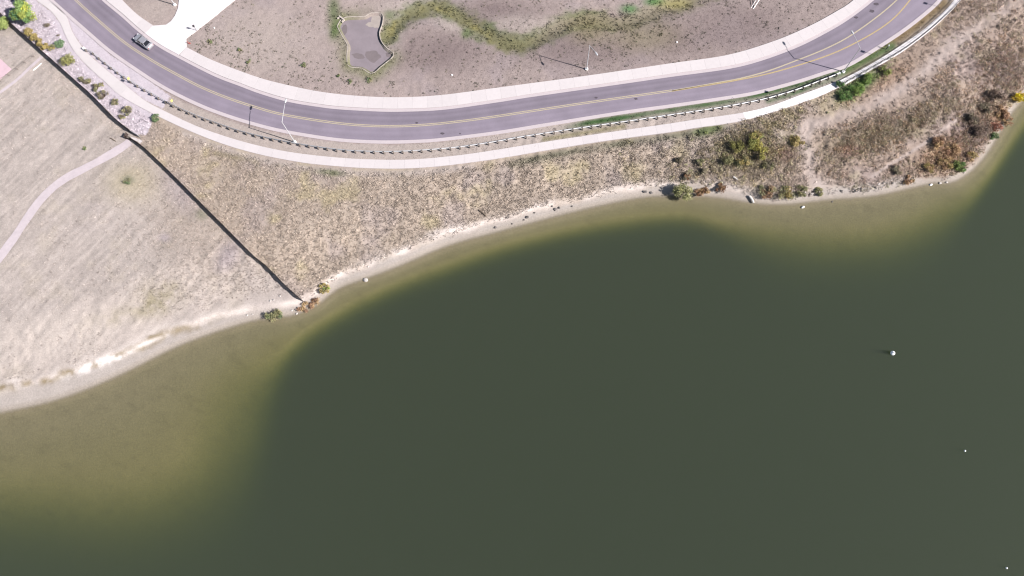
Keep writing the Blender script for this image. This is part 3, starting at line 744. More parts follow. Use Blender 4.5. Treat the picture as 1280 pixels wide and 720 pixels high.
for cc, nm, lab in (([(163, 171), (173, 173.4), (171.2, 177), (165.4, 174.6)], 'paving_slab', 'pale concrete slab in the fence gap nearest the footpath'), ([(173.4, 173.5), (178.4, 176.4), (175.2, 179), (171.7, 177.2)], 'paving_slab', 'white concrete slab just outside the fence gap')):
    pp = [P(x, y, .06) for x, y in cc]; zt = max(p[2] for p in pp) + .03
    v = [(p[0], p[1], zt) for p in pp] + [(p[0], p[1], zt - .3) for p in pp]
    o = mesh(nm, v, [(3, 2, 1, 0), (0, 1, 5, 4), (1, 2, 6, 5), (2, 3, 7, 6), (3, 0, 4, 7)], M['concrete']); tag(o, lab, 'slab')

# ------------------------------------------------------------------ street lamps
def lamp(base, arm_px, label, h=8.05, head=True):
    b = P(*base); e = empty('street_lamp', b); z = b[2]
    MB().tube([(b[0], b[1], z - .1), (b[0], b[1], z + .28)], [.34, .32], 14).build('concrete_base', M['white_paint'], e)
    MB().tube([(b[0], b[1], z + .28), (b[0], b[1], z + .36)], [.2, .16], 10).build('base_plate', M['grey_metal'], e)
    MB().tube([(b[0], b[1], z + .36), (b[0], b[1], z + h * .5), (b[0], b[1], z + h)], [.11, .085, .06], 10).build('pole', M['lamp'], e)
    ex = at(*arm_px, z + h + .35); d = ex[:2] - b[:2]; L = np.linalg.norm(d); d /= L
    pts = [(b[0], b[1], z + h - .15)] + [(b[0] + d[0] * L * t, b[1] + d[1] * L * t, z + h - .15 + .5 * math.sin(t * math.pi / 2)) for t in (.15, .35, .6, .85)]
    MB().tube(pts, [.055, .055, .05, .045, .04], 8).build('arm', M['lamp'], e)
    hc = (b[0] + d[0] * L, b[1] + d[1] * L); a = math.atan2(d[1], d[0])
    hd = MB(); prof = [(-.48, .09, .05), (-.3, .16, .1), (.05, .2, .12), (.35, .17, .09), (.48, .08, .04)]; v = []; f = []
    for x, w_, t in prof:
        for y, zz_ in ((-w_, -t * .6), (w_, -t * .6), (w_ * .8, t * .5), (0, t), (-w_ * .8, t * .5)):
            v.append((hc[0] + x * math.cos(a) - y * math.sin(a), hc[1] + x * math.sin(a) + y * math.cos(a), z + h + .37 + zz_))
    for i in range(4):
        for j in range(5): f.append((i * 5 + j, i * 5 + (j + 1) % 5, (i + 1) * 5 + (j + 1) % 5, (i + 1) * 5 + j))
    f += [(4, 3, 2, 1, 0), (20, 21, 22, 23, 24)]
    hd.add(v, f); ho = hd.build('lamp_head', M['lamp'], e)
    MB().box((hc[0], hc[1], z + h + .295), (.5, .24, .03), a).build('lens', M['lens'], ho)
    tag(e, label, 'street lamp', 'street lamps along the road'); return e
M['lamp'] = simple('pale_grey_lamp_metal', (0.42, 0.42, 0.43), 0.4, 0.2, var=0.05)
M['lens'] = simple('lamp_lens', (0.35, 0.34, 0.3), 0.2, 0, var=0.05)
lamp((368.5, 177.8), (357, 126), 'tall pale street lamp behind the guardrail, its arm reaching over the road')
lamp((733.2, 86.6), (745.5, 67), 'tall pale street lamp standing in the dry grass beside the landward sidewalk')
lamp((1054, 90), (1065.5, 40.5), 'tall street lamp at the right hand end of the guardrail')
lamp((218.6, 6.2), (226, -44), 'street lamp by the driveway with its top out of view')

# ------------------------------------------------------------------ roadside signs
def sign(base, face_deg, label, col_='yellow_sign', h=2.2, w=.5, hh=.62, post='grey_metal'):
    b = P(*base); e = empty('road_sign', b); a = math.radians(face_deg); z = b[2]
    MB().box((b[0], b[1], z + (h - .02) / 2 - .05), (.07, .07, h + .08), a).build('post', M[post], e)
    nx_, ny_ = math.cos(a), math.sin(a)
    MB().box((b[0] + nx_ * .065, b[1] + ny_ * .065, z + h - hh / 2 + .1), (.02, w, hh), a).build('plate', M[col_], e)
    MB().box((b[0] + nx_ * .046, b[1] + ny_ * .046, z + h - hh / 2 + .1), (.012, w * .98, hh * .98), a).build('plate_back', M['grey_metal'], e)
    tag(e, label, 'road sign'); return e
sign((166.5, 104.8), -25, 'yellow sign on a post at the guardrail, nearest its left end')
sign((220.0, 132.2), -22, 'yellow sign on a post at the guardrail where the verge grass begins')
sign((973, 119.5), 165, 'small sign on a post behind the right hand part of the guardrail')
sign((1094, 69), 150, 'small sign on a post in the green verge right of the street lamp')
sign((1171.5, 8.5), 150, 'small sign on a post at the road edge near the top right corner')
sign((246, 38.6), -60, 'small dark sign on a thin post at the right edge of the driveway', 'dark_metal', 1.9, .45, .6, 'dark_metal')
b = P(1107.5, 61.5); e = empty('marker_post', b)
MB().tube([(b[0], b[1], b[2] - .1), (b[0], b[1], b[2] + 1.15)], .1, 8).build('post', M['dark_metal'], e); MB().tube([(b[0], b[1], b[2] + 1.15), (b[0], b[1], b[2] + 1.4)], [.13, .1], 8).build('cap', M['white_paint'], e)
tag(e, 'dark marker post with a white top in the green verge', 'marker post')
b = P(236, 54.5); e = empty('utility_marker', b)
MB().box((b[0], b[1], b[2] + .45), (.1, .08, .6)).build('stake', M['red'], e); MB().box((b[0] + .22, b[1], b[2] + .12), (.35, .2, .16)).build('cover', M['red'], e)
tag(e, 'small red utility marker at the corner of the sidewalk and driveway', 'marker')
for (x0, y0, x1, y1, r, lab) in ((941.5, 11, 949.5, -1, .09, 'thicker white pipe leaning in the dark grass at the top edge'), (938.6, 10, 946, -1.5, .05, 'thin white pipe beside the thicker leaning one at the top edge')):
    a_ = P(x0, y0); b_ = P(x1, y1, .9)
    o = MB().tube([a_ + np.array([0, 0, -.05]), b_], r, 8).build('plastic_pipe', M['white_paint']); tag(o, lab, 'pipe')
for x, y, r, lab in ((565, 94, .16, 'white valve cover in the dry field below the green channel'), (846, 53, .16, 'white valve cover in the brown field above the sidewalk'), (268, 35, .13, 'white valve cover in the field beside the driveway')):
    b = P(x, y); o = MB().tube([b + np.array([0, 0, -.05]), b + np.array([0, 0, .16]), b + np.array([0, 0, .2])], [r, r, r * .7], 12).build('valve_cover', M['white_paint']); tag(o, lab, 'cover')

# ------------------------------------------------------------------ car
def car():
    c = at(181.0, 54.2, ROAD_Z); f_ = at(168.8, 45.6, ROAD_Z); d = f_[:2] - c[:2]; a = math.atan2(d[1], d[0])
    e = empty('car', (c[0], c[1], ROAD_Z + 0.004), a)
    L, Wd = 4.7, 1.82
    st = [(-2.35, .62, .30, .72, .50), (-2.28, .80, .24, .92, .62), (-1.9, .88, .22, 1.02, .70), (-1.3, .91, .20, 1.03, .74), (-.4, .91, .19, .98, .74), (.6, .91, .19, .97, .74), (1.1, .90, .2, .94, .72), (1.75, .87, .22, .88, .68), (2.2, .77, .25, .76, .55), (2.35, .55, .32, .62, .42)]
    v = []; f = []
    for x, w_, zb, zt, wt in st:
        for y, z in ((-w_ * .9, zb), (-w_, zb + .2), (-w_, zt - .22), (-w_ * .93, zt - .05), (-wt * .6, zt), (wt * .6, zt), (w_ * .93, zt - .05), (w_, zt - .22), (w_, zb + .2), (w_ * .9, zb)):
            v.append((x, y, z))
    k = 10
    for i in range(len(st) - 1):
        for j in range(k): f.append((i * k + j, (i + 1) * k + j, (i + 1) * k + (j + 1) % k, i * k + (j + 1) % k))
    f.append(tuple(range(k))); f.append(tuple((len(st) - 1) * k + j for j in range(k - 1, -1, -1)))
    paint, nt, ln, b = new_mat('silver_paint'); b.inputs['Base Color'].default_value = (.42, .41, .43, 1); b.inputs['Metallic'].default_value = .55; b.inputs['Roughness'].default_value = .35
    b.inputs['Coat Weight'].default_value = .5
    glass, nt, ln, b = new_mat('car_glass'); b.inputs['Base Color'].default_value = (.012, .013, .016, 1); b.inputs['Roughness'].default_value = .06
    tyre = simple('tyre', (.02, .02, .02), .9); rim_ = simple('alloy', (.5, .5, .52), .35, .7)
    lt, nt, ln, b = new_mat('headlamp'); b.inputs['Base Color'].default_value = (.8, .8, .82, 1); b.inputs['Roughness'].default_value = .1
    rd = simple('tail_lamp', (.35, .02, .02), .3)
    mesh('body', v, f, paint, e, smooth=True, local=True)
    # cabin: glass house and roof
    base = [(-1.75, .78), (-1.0, .82), (.3, .82), (1.15, .76)]; topp = [(-1.05, .60), (-.75, .63), (.15, .63), (.42, .58)]
    v = [(x, -y, .95) for x, y in base] + [(x, y, .95) for x, y in base[::-1]] + [(x, -y, 1.42) for x, y in topp] + [(x, y, 1.42) for x, y in topp[::-1]]
    mesh('side_window', v, [(i, (i + 1) % 8, 8 + (i + 1) % 8, 8 + i) for i in range(8)], glass, e, local=True)
    tv = [(-1.08, -.60, 1.425), (-.75, -.645, 1.43), (.15, -.645, 1.43), (.45, -.59, 1.425), (.45, .59, 1.425), (.15, .645, 1.43), (-.75, .645, 1.43), (-1.08, .60, 1.425), (-.95, -.4, 1.475), (.3, -.4, 1.475), (.3, .4, 1.475), (-.95, .4, 1.475)]
    mesh('roof', tv, [(0, 1, 8), (1, 2, 9, 8), (2, 3, 9), (3, 4, 10, 9), (4, 5, 10), (5, 6, 11, 10), (6, 7, 11), (7, 0, 8, 11), (8, 9, 10, 11)], paint, e, local=True)
    mesh('windscreen', [(.47, -.56, 1.41), (1.13, -.72, .985), (1.13, .72, .985), (.47, .56, 1.41)], [(0, 1, 2, 3)], glass, e, local=True)
    mesh('rear_window', [(-1.10, -.57, 1.41), (-1.10, .57, 1.41), (-1.75, .74, .985), (-1.75, -.74, .985)], [(0, 1, 2, 3)], glass, e, local=True)
    for s in (-1, 1):
        MB().tube([(1.15, s * .78, .97), (.43, s * .61, 1.43)], .045, 6).build('front_pillar', paint, e, local=True)
        MB().tube([(-1.77, s * .79, .98), (-1.06, s * .61, 1.43)], .06, 6).build('rear_pillar', paint, e, local=True)
        MB().tube([(-.35, s * .825, .97), (-.3, s * .645, 1.43)], .04, 6).build('centre_pillar', paint, e, local=True)
        MB().box((.95, s * 1.0, .98), (.16, .2, .13)).build('mirror', paint, e, local=True)
        MB().box((2.2, s * .58, .66), (.22, .32, .12), -s * .5).build('headlight', lt, e, local=True)
        MB().box((-2.27, s * .62, .78), (.12, .3, .14), s * .3).build('tail_light', rd, e, local=True)
        for x in (1.42, -1.4):
            w = MB().tube([(x, s * .72, .325), (x, s * .94, .325)], .325, 18).build('wheel', tyre, e, local=True)
            MB().tube([(x, s * .935, .325), (x, s * .95, .325)], .21, 14).build('rim', rim_, w, local=True)
    mesh('bonnet', [(1.16, -.68, .962), (2.1, -.56, .815), (2.1, .56, .815), (1.16, .68, .962)], [(0, 1, 2, 3)], paint, e, local=True)
    mesh('boot_lid', [(-1.8, -.66, 1.045), (-1.8, .66, 1.045), (-2.22, .58, .985), (-2.22, -.58, .985)], [(0, 1, 2, 3)], paint, e, local=True)
    tag(e, 'silver saloon car driving in the landward lane beside the driveway', 'car')
car()

# ------------------------------------------------------------------ planting
def leaf_quads(cent, size, rng, flat=0.0):
    n = len(cent)
    u = rng.normal(size=(n, 3)); u /= np.linalg.norm(u, axis=1)[:, None]
    w = rng.normal(size=(n, 3)); w[:, 2] *= (1 - flat); w -= u * (u * w).sum(1)[:, None]; w /= np.linalg.norm(w, axis=1)[:, None] + 1e-9
    s = (size * (0.6 + 0.8 * rng.random(n)))[:, None]
    v = np.stack([cent - u * s, cent - w * s * .55, cent + u * s, cent + w * s * .55], 1).reshape(-1, 3)
    return v, np.arange(4 * n).reshape(-1, 4)
def shrub(px, py, r, h, cols, label, name='shrub', leaves=500, size=.12, cat='shrub', stretch=(1, 1), ang=0, group=None, bare=0.0, trunk=0.0):
    """px, py: pixel of the plant's foot"""
    b = P(px, py); e = empty(name, b); rng = np.random.default_rng(int(px * 31 + py * 17) % 99991)
    # stems / trunk and limbs
    mb = MB(); ns = 5 if trunk == 0 else 6
    if trunk: mb.tube([(b[0], b[1], b[2] - .1), (b[0] + .05, b[1], b[2] + h * .3), (b[0] + .02, b[1] + .05, b[2] + h * .62)], [trunk, trunk * .75, trunk * .4], 8)
    z0 = b[2] + (h * .22 if trunk else -.05)
    ca, sa = math.cos(math.radians(ang)), math.sin(math.radians(ang))
    clumps = []
    nc = 9 if leaves < 900 else 20
    for i in range(nc):
        th = rng.random() * 6.283; rr = r * math.sqrt(rng.random()) * .78; x0, y0 = rr * math.cos(th) * stretch[0], rr * math.sin(th) * stretch[1]
        zc = h * (.42 + .45 * rng.random()) * (1 - .35 * (rr / r) ** 2) if not trunk else h * (.38 + .55 * rng.random() * (1 - .5 * (rr / r) ** 2))
        clumps.append((x0 * ca - y0 * sa, x0 * sa + y0 * ca, zc, r * (.26 + .22 * rng.random())))
    for i, (cx, cy, cz, cr) in enumerate(clumps[:14]):
        m_ = (b[0] + cx * .45, b[1] + cy * .45, z0 + (b[2] + cz - z0) * .6)
        tr = max(trunk * .35, .018 + .012 * h)
        mb.tube([(b[0], b[1], z0), m_, (b[0] + cx, b[1] + cy, b[2] + cz)], [tr, tr * .7, tr * .3], 5)
    if bare:
        for i in range(26):
            th = rng.random() * 6.283; q = r * (.5 + .6 * rng.random())
            mb.tube([(b[0], b[1], z0), (b[0] + q * .5 * math.cos(th), b[1] + q * .5 * math.sin(th), b[2] + h * .5), (b[0] + q * math.cos(th), b[1] + q * math.sin(th), b[2] + h * (.6 + .5 * rng.random()))], [.03, .02, .008], 4)
    mb.build('trunk' if trunk else 'stems', M['bark'], e)
    per = max(8, int(leaves * 1.5) // nc); C = []; colr = []
    for (cx, cy, cz, cr) in clumps:
        p = rng.normal(size=(per, 3)); p /= np.linalg.norm(p, axis=1)[:, None]; p *= (cr * (0.35 + 0.75 * rng.random(per)))[:, None]; p[:, 2] *= .75
        C.append(p + np.array([b[0] + cx, b[1] + cy, b[2] + max(cz, cr * .5)]))
        base = cols[rng.integers(len(cols))]; colr.append(np.clip(base * (1.25 + 0.9 * rng.random((per, 1))), 0, .6))
    C = np.vstack(C); colr = np.vstack(colr); C[:, 2] = np.maximum(C[:, 2], b[2] + .03)
    v, f = leaf_quads(C, np.full(len(C), size), rng)
    mesh('crown', v, f, M['leaf'], e, colors=np.repeat(colr, 4, 0))
    tag(e, label, cat, group); return e
G1 = [A(120, 150, 96), A(140, 165, 100), A(100, 135, 92), A(165, 175, 95)]; GY = [A(190, 195, 95), A(215, 205, 80), A(160, 175, 90)]
OC = [A(176, 160, 105), A(160, 145, 95), A(188, 170, 120)]; SG = [A(150, 148, 112), A(165, 160, 118), A(135, 135, 100)]
DG = [A(104, 124, 90), A(120, 140, 100), A(140, 150, 108)]; RU = [A(186, 156, 124), A(178, 144, 118), A(196, 168, 128)]; GR = [A(140, 132, 112), A(158, 148, 125), A(125, 116, 100)]
YY = [A(240, 215, 60), A(225, 195, 45), A(215, 185, 80)]; BR = [A(150, 118, 90), A(128, 100, 80), A(170, 140, 110)]; PU = [A(120, 104, 96), A(105, 92, 84), A(140, 122, 108)]
shrub(38, 26, 2.5, 5.2, G1 + G1 + GY[:2], 'round leafy green tree turning yellow beside the upper fence', 'tree', 3600, .17, 'tree', trunk=.14)
shrub(33, 6, 1.3, 3.0, DG, 'dark green shrub at the top edge above the tree', 'shrub', 800, .14)
shrub(7, 33, 1.7, 2.2, [A(150, 168, 100), A(165, 178, 110)], 'light green round shrub at the left edge below the tree', 'shrub', 1300, .13)
HG = 'clipped ochre shrubs in a row along the fence'
for i, (x, y, r) in enumerate(((39, 43, 1.0), (46, 50, 1.05), (52.5, 56, 1.05), (58.5, 60.5, .9))):
    shrub(x, y, r, 1.5, OC, ['first', 'second', 'third', 'last'][i] + ' ochre shrub down from the tree in the row along the fence', 'shrub', 600, .12, group=HG)
shrub(67, 61, .8, 1.2, OC + SG, 'olive shrub between the ochre row and the round green bush', 'shrub', 400, .11)
shrub(76, 56.5, 1.05, 1.2, [A(136, 158, 122), A(122, 146, 112)], 'round grey green bush at the edge of the upper walk', 'shrub', 900, .1)
shrub(89, 79, 1.6, 2.0, [A(176, 176, 108), A(150, 150, 96), A(160, 160, 112)], 'loose yellow green shrub on the gravel bed below the round bush', 'shrub', 1000, .12, bare=1)
shrub(60, 33, .75, .7, GR, 'sparse grey plant alone in the middle of the gravel bed', 'shrub', 160, .08, bare=1)
shrub(74, 45, .4, .4, GR, 'tiny grey plant on the gravel near the walk', 'shrub', 60, .07)
for x, y, r, lab in ((104, 101, .8, 'small grey sagebrush nearest the yellow green shrub on the gravel'), (112, 104, .9, 'grey sagebrush beside the walk, above its neighbours'), (122, 111, 1.0, 'wide grey sagebrush in the middle of the gravel bed'),
                     (131, 121, 1.15, 'tall grey sagebrush with a dark shadow on the gravel'), (146, 129, .9, 'grey sagebrush right of the tall one on the gravel'), (161, 140, 1.2, 'large grey sagebrush low on the gravel bed'), (154, 147, .7, 'small grey sagebrush between the large one and the fence'), (128, 106, .5, 'smallest grey sagebrush at the walk edge')):
    shrub(x, y, r, r * 1.15, SG + GR, lab, 'sagebrush', 420, .1, bare=1, group='sagebrush on the gravel bed')
shrub(196, 149, .95, .9, DG, 'dark green bush at the lower edge of the walk where the gravel ends', 'shrub', 600, .1)
shrub(342, 395, 1.5, 1.2, DG + SG, 'grey green bush at the waterline left of the fence end', 'shrub', 900, .12, stretch=(1.3, .9), bare=1)
shrub(406, 362, 1.1, 1.3, OC + SG + GY[2:], 'yellow green bush on the bank right of the fence end', 'shrub', 600, .12)
shrub(384, 384, 1.3, .8, RU, 'rust red brush at the lake end of the fence', 'shrub', 600, .11, stretch=(1.7, .8), ang=25)
shrub(396, 377, 1.0, .7, RU + BR, 'rust brown brush between the fence end and the yellow green bush', 'shrub', 400, .1, stretch=(1.5, .8), ang=30)
shrub(852, 244, 1.9, 2.9, [A(165, 165, 118), A(180, 178, 125), A(150, 150, 110)], 'pale green bushy tree standing at the waterline', 'tree', 1700, .13, 'tree', trunk=.1, bare=1)
for x, y, r, h, c, lab in ((872, 241, 1.1, .9, RU + BR, 'rust brown shrub just right of the waterline tree'), (882, 240, 1.0, .8, RU + BR, 'second rust brown shrub right of the waterline tree'), (899, 235, 1.2, 1.1, BR, 'brown shrub at the sandy notch in the bank'),
      (935, 180, 2.0, 2.2, [A(165, 160, 90), A(140, 142, 84), A(180, 172, 104)], 'large yellow green shrub at the middle of the bank thicket'), (918, 185, 1.7, 1.9, [A(150, 148, 92), A(165, 158, 104)], 'olive shrub on the left of the bank thicket'), (948, 192, 1.8, 1.9, [A(175, 168, 92), A(155, 150, 90)], 'yellow green shrub on the right of the bank thicket'),
      (928, 204, 1.6, 1.6, SG + OC, 'olive shrub at the lower middle of the bank thicket'), (908, 202, 1.3, 1.4, SG, 'grey olive shrub at the lower left of the bank thicket'), (944, 172, 1.3, 1.4, OC + GY[2:], 'ochre shrub at the top of the bank thicket'), (960, 208, 1.3, 1.2, SG + GR, 'grey shrub at the lower right of the bank thicket'),
      (995, 180, 1.5, 1.2, OC + GY[2:], 'yellowish shrub beside the pale dirt track'), (980, 243, 2.0, 1.0, SG + OC, 'low olive brush on the edge above the beach, left of the track'), (957, 240, 1.7, 1.0, SG + BR, 'low brown olive brush above the white log'), (1000, 240, 1.4, .9, SG, 'low olive brush above the beach nearest the track foot'), (1023, 240, 1.0, .7, SG, 'small olive brush right of the track foot'),
      (875, 205, .9, 1.2, GR + SG, 'dark grey shrub alone on the bank left of the thicket'), (877, 216, .9, 1.2, GR, 'grey shrub below the lone one on the bank'), (858, 222, .8, 1.0, GR + BR, 'small grey brown shrub above the waterline tree'), (848, 202, .8, 1.0, GR, 'lone grey shrub on the upper bank above the waterline tree'),
      (1068, 114, 1.6, 1.6, [A(116, 150, 84), A(140, 162, 92)], 'bright green shrub below the left end of the walk railing'), (1085, 102, 1.6, 1.5, [A(120, 150, 84), A(140, 158, 92)], 'green shrub in the middle below the walk railing'), (1104, 90, 1.4, 1.3, [A(140, 150, 88), A(160, 160, 100)], 'yellow green shrub below the walk railing, farthest right'), (1055, 122, 1.3, 1.4, [A(100, 132, 78), A(120, 148, 88)], 'dark green shrub under the start of the walk railing'), (1048, 106, .9, .9, [A(110, 140, 90)], 'small green shrub at the lower edge of the white walk'),
      (1270, 126, 1.5, 1.6, YY, 'bright yellow bush at the right edge by the water'), (1250, 142, 1.6, 1.4, RU, 'orange shrub next to the bright yellow bush'), (1256, 152, 1.3, 1.2, RU, 'orange shrub at the waterline below the yellow bush'), (1243, 160, 1.3, 1.1, [A(176, 128, 108), A(164, 116, 98)], 'red brown shrub at the waterline right'), (1240, 172, .9, .9, DG, 'small green shrub at the waterline right'),
      (1197, 210, 1.5, 1.2, [A(104, 134, 80), A(125, 140, 84)], 'green bush among orange brush near the right shore'), (1180, 205, 1.5, 1.1, RU + OC, 'orange brush left of the green bush near the right shore'), (1160, 212, 1.4, 1.0, OC + RU, 'ochre brush at the edge of the right beach'), (1190, 190, 1.8, 1.2, RU, 'wide orange brush in the middle of the right bank'), (1172, 180, 1.5, 1.1, RU + BR, 'orange brown brush highest on the right bank'), (1212, 196, 1.3, 1.0, RU + OC, 'orange brush nearest the right waterline'),
      (1222, 164, 1.7, 1.7, PU, 'dark purple brown shrub on the right bank'), (1212, 150, 1.5, 1.4, PU + GR, 'dark grey brown shrub above the purple one on the right bank'), (1240, 122, 1.7, 1.8, PU, 'dark brown shrub left of the bright yellow bush'), (1228, 138, 1.4, 1.3, GR + PU, 'grey brown shrub between the dark ones on the right bank'), (1135, 226, 1.2, .8, BR + RU, 'low brown brush at the foot of the right trail'), (1120, 214, 1.1, .7, GR, 'low grey brush beside the right trail')):
    shrub(x, y, r, h, c, lab, 'shrub', 520 if r < 1.5 else 800, .12, bare=1 if r > 1.2 else 0)
for x, y, r, lab in ((262, 53, .7, 'olive weed clump in the field nearest the driveway corner'), (300, 63, .6, 'olive weed clump in the middle of the field by the road bend'), (379, 82, .7, 'olive weed clump in the field above the sidewalk'), (462, 101, .8, 'green weed clump just below the dry pond'), (438, 102, .7, 'green weed clump left below the dry pond'), (423, 95, .5, 'small green weed clump farthest left below the pond'), (312, 78, .7, 'dark olive weed clump near the sidewalk bend'),
                     (160, 227, .9, 'grey weed clump on the straw mound below the footpath'), (106, 186, .5, 'small pale weed clump above the footpath')):
    shrub(x, y, r, r * .7, SG + DG, lab, 'weed_clump', 200, .08, 'weeds', group='weed clumps in the fields')

# ------------------------------------------------------------------ rocks, driftwood, floats
ORD = ['leftmost', 'second from the left', 'third from the left', 'fourth from the left', 'fifth from the left', 'sixth from the left', 'seventh from the left', 'eighth from the left', 'ninth from the left', 'tenth from the left', 'eleventh from the left', 'rightmost']
def stones(spots, mat, what, group):
    sp = sorted(spots)
    for i, (x, y, r) in enumerate(sp): rock(x, y, r * .62, mat, (ORD[-1] if i == len(sp) - 1 else ORD[i]) + ' ' + what, group=group)
def rock(px, py, r, mat, label, name='rock', group=None, squash=.6, up=0.0):
    b = P(px, py); rng = np.random.default_rng(int(px * 13 + py * 7)); v = []; f = []
    rings = 4; k = 8
    for i in range(rings + 1):
        ph = math.pi * (i / rings) ; 
        for j in range(k):
            th = 2 * math.pi * j / k; q = r * (0.75 + 0.5 * rng.random()); v.append((b[0] + q * math.sin(max(ph, .12)) * math.cos(th) * 1.2, b[1] + q * math.sin(max(ph, .12)) * math.sin(th), b[2] + up + squash * r * .55 + squash * q * math.cos(ph)))
    for i in range(rings):
        for j in range(k): f.append((i * k + j, (i + 1) * k + j, (i + 1) * k + (j + 1) % k, i * k + (j + 1) % k))
    f.append(tuple(range(k))); f.append(tuple(rings * k + j for j in range(k - 1, -1, -1)))
    o = mesh(name, v, f, mat); tag(o, label, 'rock', group); return o
rock(457.5, 350.5, .42, M['pale_rock'], 'pale boulder alone at the waterline right of the fence end')
stones(((634, 272, .42), (619, 284.5, .4), (659, 271.5, .5), (640, 280, .25), (694, 262, .5), (699, 260, .4), (715, 258, .3), (806, 240, .55), (814, 241, .45), (690, 258, .35), (655, 275, .3), (668, 266, .3)), M['rock'], 'of the dark stones on the pale middle beach', 'dark stones on the middle beach')
stones(((338, 376, .3), (342, 375, .3), (350, 370, .3), (309, 394, .3), (316, 393, .25), (365, 388, .3), (371, 392, .35)), M['pale_rock'], 'of the small pale stones by the fence end', 'pale stones by the fence end')
stones(((1066, 237, .45), (1070, 238.5, .45), (1073, 237, .4), (1067, 240, .35), (1077, 236, .35), (1052, 239, .4), (1024, 244, .3), (1094, 234, .35), (1115, 229, .4), (1040, 252.5, .25), (1012, 243, .3)), M['rock'], 'of the dark stones on the beach below the dirt track', 'dark stones on the right beach')
stones(((1000, 242, .35), (1006, 241, .35), (1015, 242, .4), (990, 243, .35), (1098, 230, .45), (1104, 229, .4), (1175, 229, .4), (1183, 228, .35), (1205, 216, .35)), M['pale_rock'], 'of the pale stones at the foot of the right bank', 'pale stones on the right beach')
def log(p0, p1, r, label, mat='driftwood', up=.12):
    a = P(*p0) + np.array([0, 0, up]); b = P(*p1) + np.array([0, 0, up]); m_ = (a + b) / 2 + np.array([.03, .05, .04])
    o = MB().tube([a, m_, b], [r, r * .9, r * .7], 9).build('driftwood_log', M[mat]); tag(o, label, 'log')
log((936.5, 246), (941.5, 254.5), .24, 'thick white driftwood log across the beach', up=.35)
log((916, 222), (921.5, 226), .16, 'short white log in the dark notch of the bank', up=.4)
log((1218, 12), (1243, 6), .0001 + .07, 'thin dead branch on the bank near the top right', 'bark')
log((599, 263), (608, 271), .16, 'dark dead branch on the bank above the beach', 'bark', up=.2)
log((138, 173), (145, 177), .1, 'thin dead branch in the field beside the fence gap', 'bark', up=.1)
M['buoy'] = simple('white_buoy', (.8, .8, .8), .35, var=.03)
def floater(px, py, r, label, name='buoy', long=1.0, ang=0.0):
    b = at(px, py, 0.0); e = empty(name, b); mb = MB(); v = []; f = []
    n1_, n2_ = 8, 12
    for i in range(n1_ + 1):
        ph = math.pi * i / n1_
        for j in range(n2_):
            th = 2 * math.pi * j / n2_; x = r * long * math.sin(ph) * math.cos(th); y = r * math.sin(ph) * math.sin(th)
            v.append((b[0] + x * math.cos(ang) - y * math.sin(ang), b[1] + x * math.sin(ang) + y * math.cos(ang), r * .25 + r * math.cos(ph)))
    for i in range(n1_):
        for j in range(n2_): f.append((i * n2_ + j, (i + 1) * n2_ + j, (i + 1) * n2_ + (j + 1) % n2_, i * n2_ + (j + 1) % n2_))
    mb.add(v, f).build('float', M['buoy'], e, smooth=True)
    MB().tube([(b[0], b[1], r * 1.15), (b[0], b[1], r * 1.5)], r * .2, 8).build('eyelet', M['grey_metal'], e)
    tag(e, label, 'buoy'); return e
floater(1115.5, 441.5, .42, 'round white buoy floating alone on the deep green water')
floater(1206, 563.5, .17, 'tiny white float on the deep water below the round buoy')
floater(1258, 710, .17, 'tiny white float near the bottom right corner')
floater(1003.5, 259, .22, 'small white float in the shallows off the white log', long=1.7, ang=.5)
floater(1163.5, 231, .2, 'small white float in the shallows at the right beach', long=1.7, ang=.4)

# ------------------------------------------------------------------ yard at the left edge
M['pink'] = simple('pink_paving', A(240, 208, 218), .85, var=.05, scale=1.5)
pp = [P(x, y) for x, y in ((-40, 44), (0, 73), (14.5, 86.5), (3, 97), (-40, 132))]; zt = max(p[2] for p in pp) + .06
o = mesh('pink_patio', [(p[0], p[1], zt) for p in pp] + [(p[0], p[1], zt - .3) for p in pp], [(4, 3, 2, 1, 0)] + [(i, (i + 1) % 5, 5 + (i + 1) % 5, 5 + i) for i in range(5)], M['pink']); tag(o, 'pale pink paved patio corner at the left edge of the field', kind='structure')
yl = smooth_line([P(x, y)[:2] for x, y in ((-10, 108), (5, 100), (14, 94), (21, 88.5), (31, 80.5), (43, 71.5))], step=2.0)
yf = empty('post_and_rail_fence', (*yl[0], hpt(*yl[0])))
M['old_wood'] = simple('old_grey_wood', (.2, .17, .15), .9, var=.25, scale=5)
for i, (x, y) in enumerate(yl):
    z = hpt(x, y); MB().box((x, y, z + .42), (.11, .11, .95)).build('post', M['old_wood'], yf)
for h_ in (.35, .75):
    MB().tube([(x, y, hpt(x, y) + h_) for x, y in yl], .035, 6).build('rail', M['old_wood'], yf)
tag(yf, 'low grey post and rail fence beside the pink patio', 'fence')
L_ = smooth_line([P(x, y)[:2] for x, y in ((0, 116), (20, 101), (36, 86), (53, 70.5))], n=30); t_ = np.gradient(L_, axis=0); t_ /= np.linalg.norm(t_, axis=1)[:, None]; nn = np.stack([-t_[:, 1], t_[:, 0]], -1)
o = drape('garden_path', L_ + nn * .35, L_ - nn * .35, .05, M['path']); tag(o, 'narrow pale garden path beside the low rail fence', kind='structure')
a_, b_ = P(42, 88), P(52, 79.5); o = MB().box(((a_[0] + b_[0]) / 2, (a_[1] + b_[1]) / 2, a_[2] + .08), (float(np.linalg.norm((b_ - a_)[:2])), .09, .14), math.atan2(b_[1] - a_[1], b_[0] - a_[0])).build('timber_edging', M['white_paint']); tag(o, 'white timber beam lying on the field beside the garden path', 'beam')

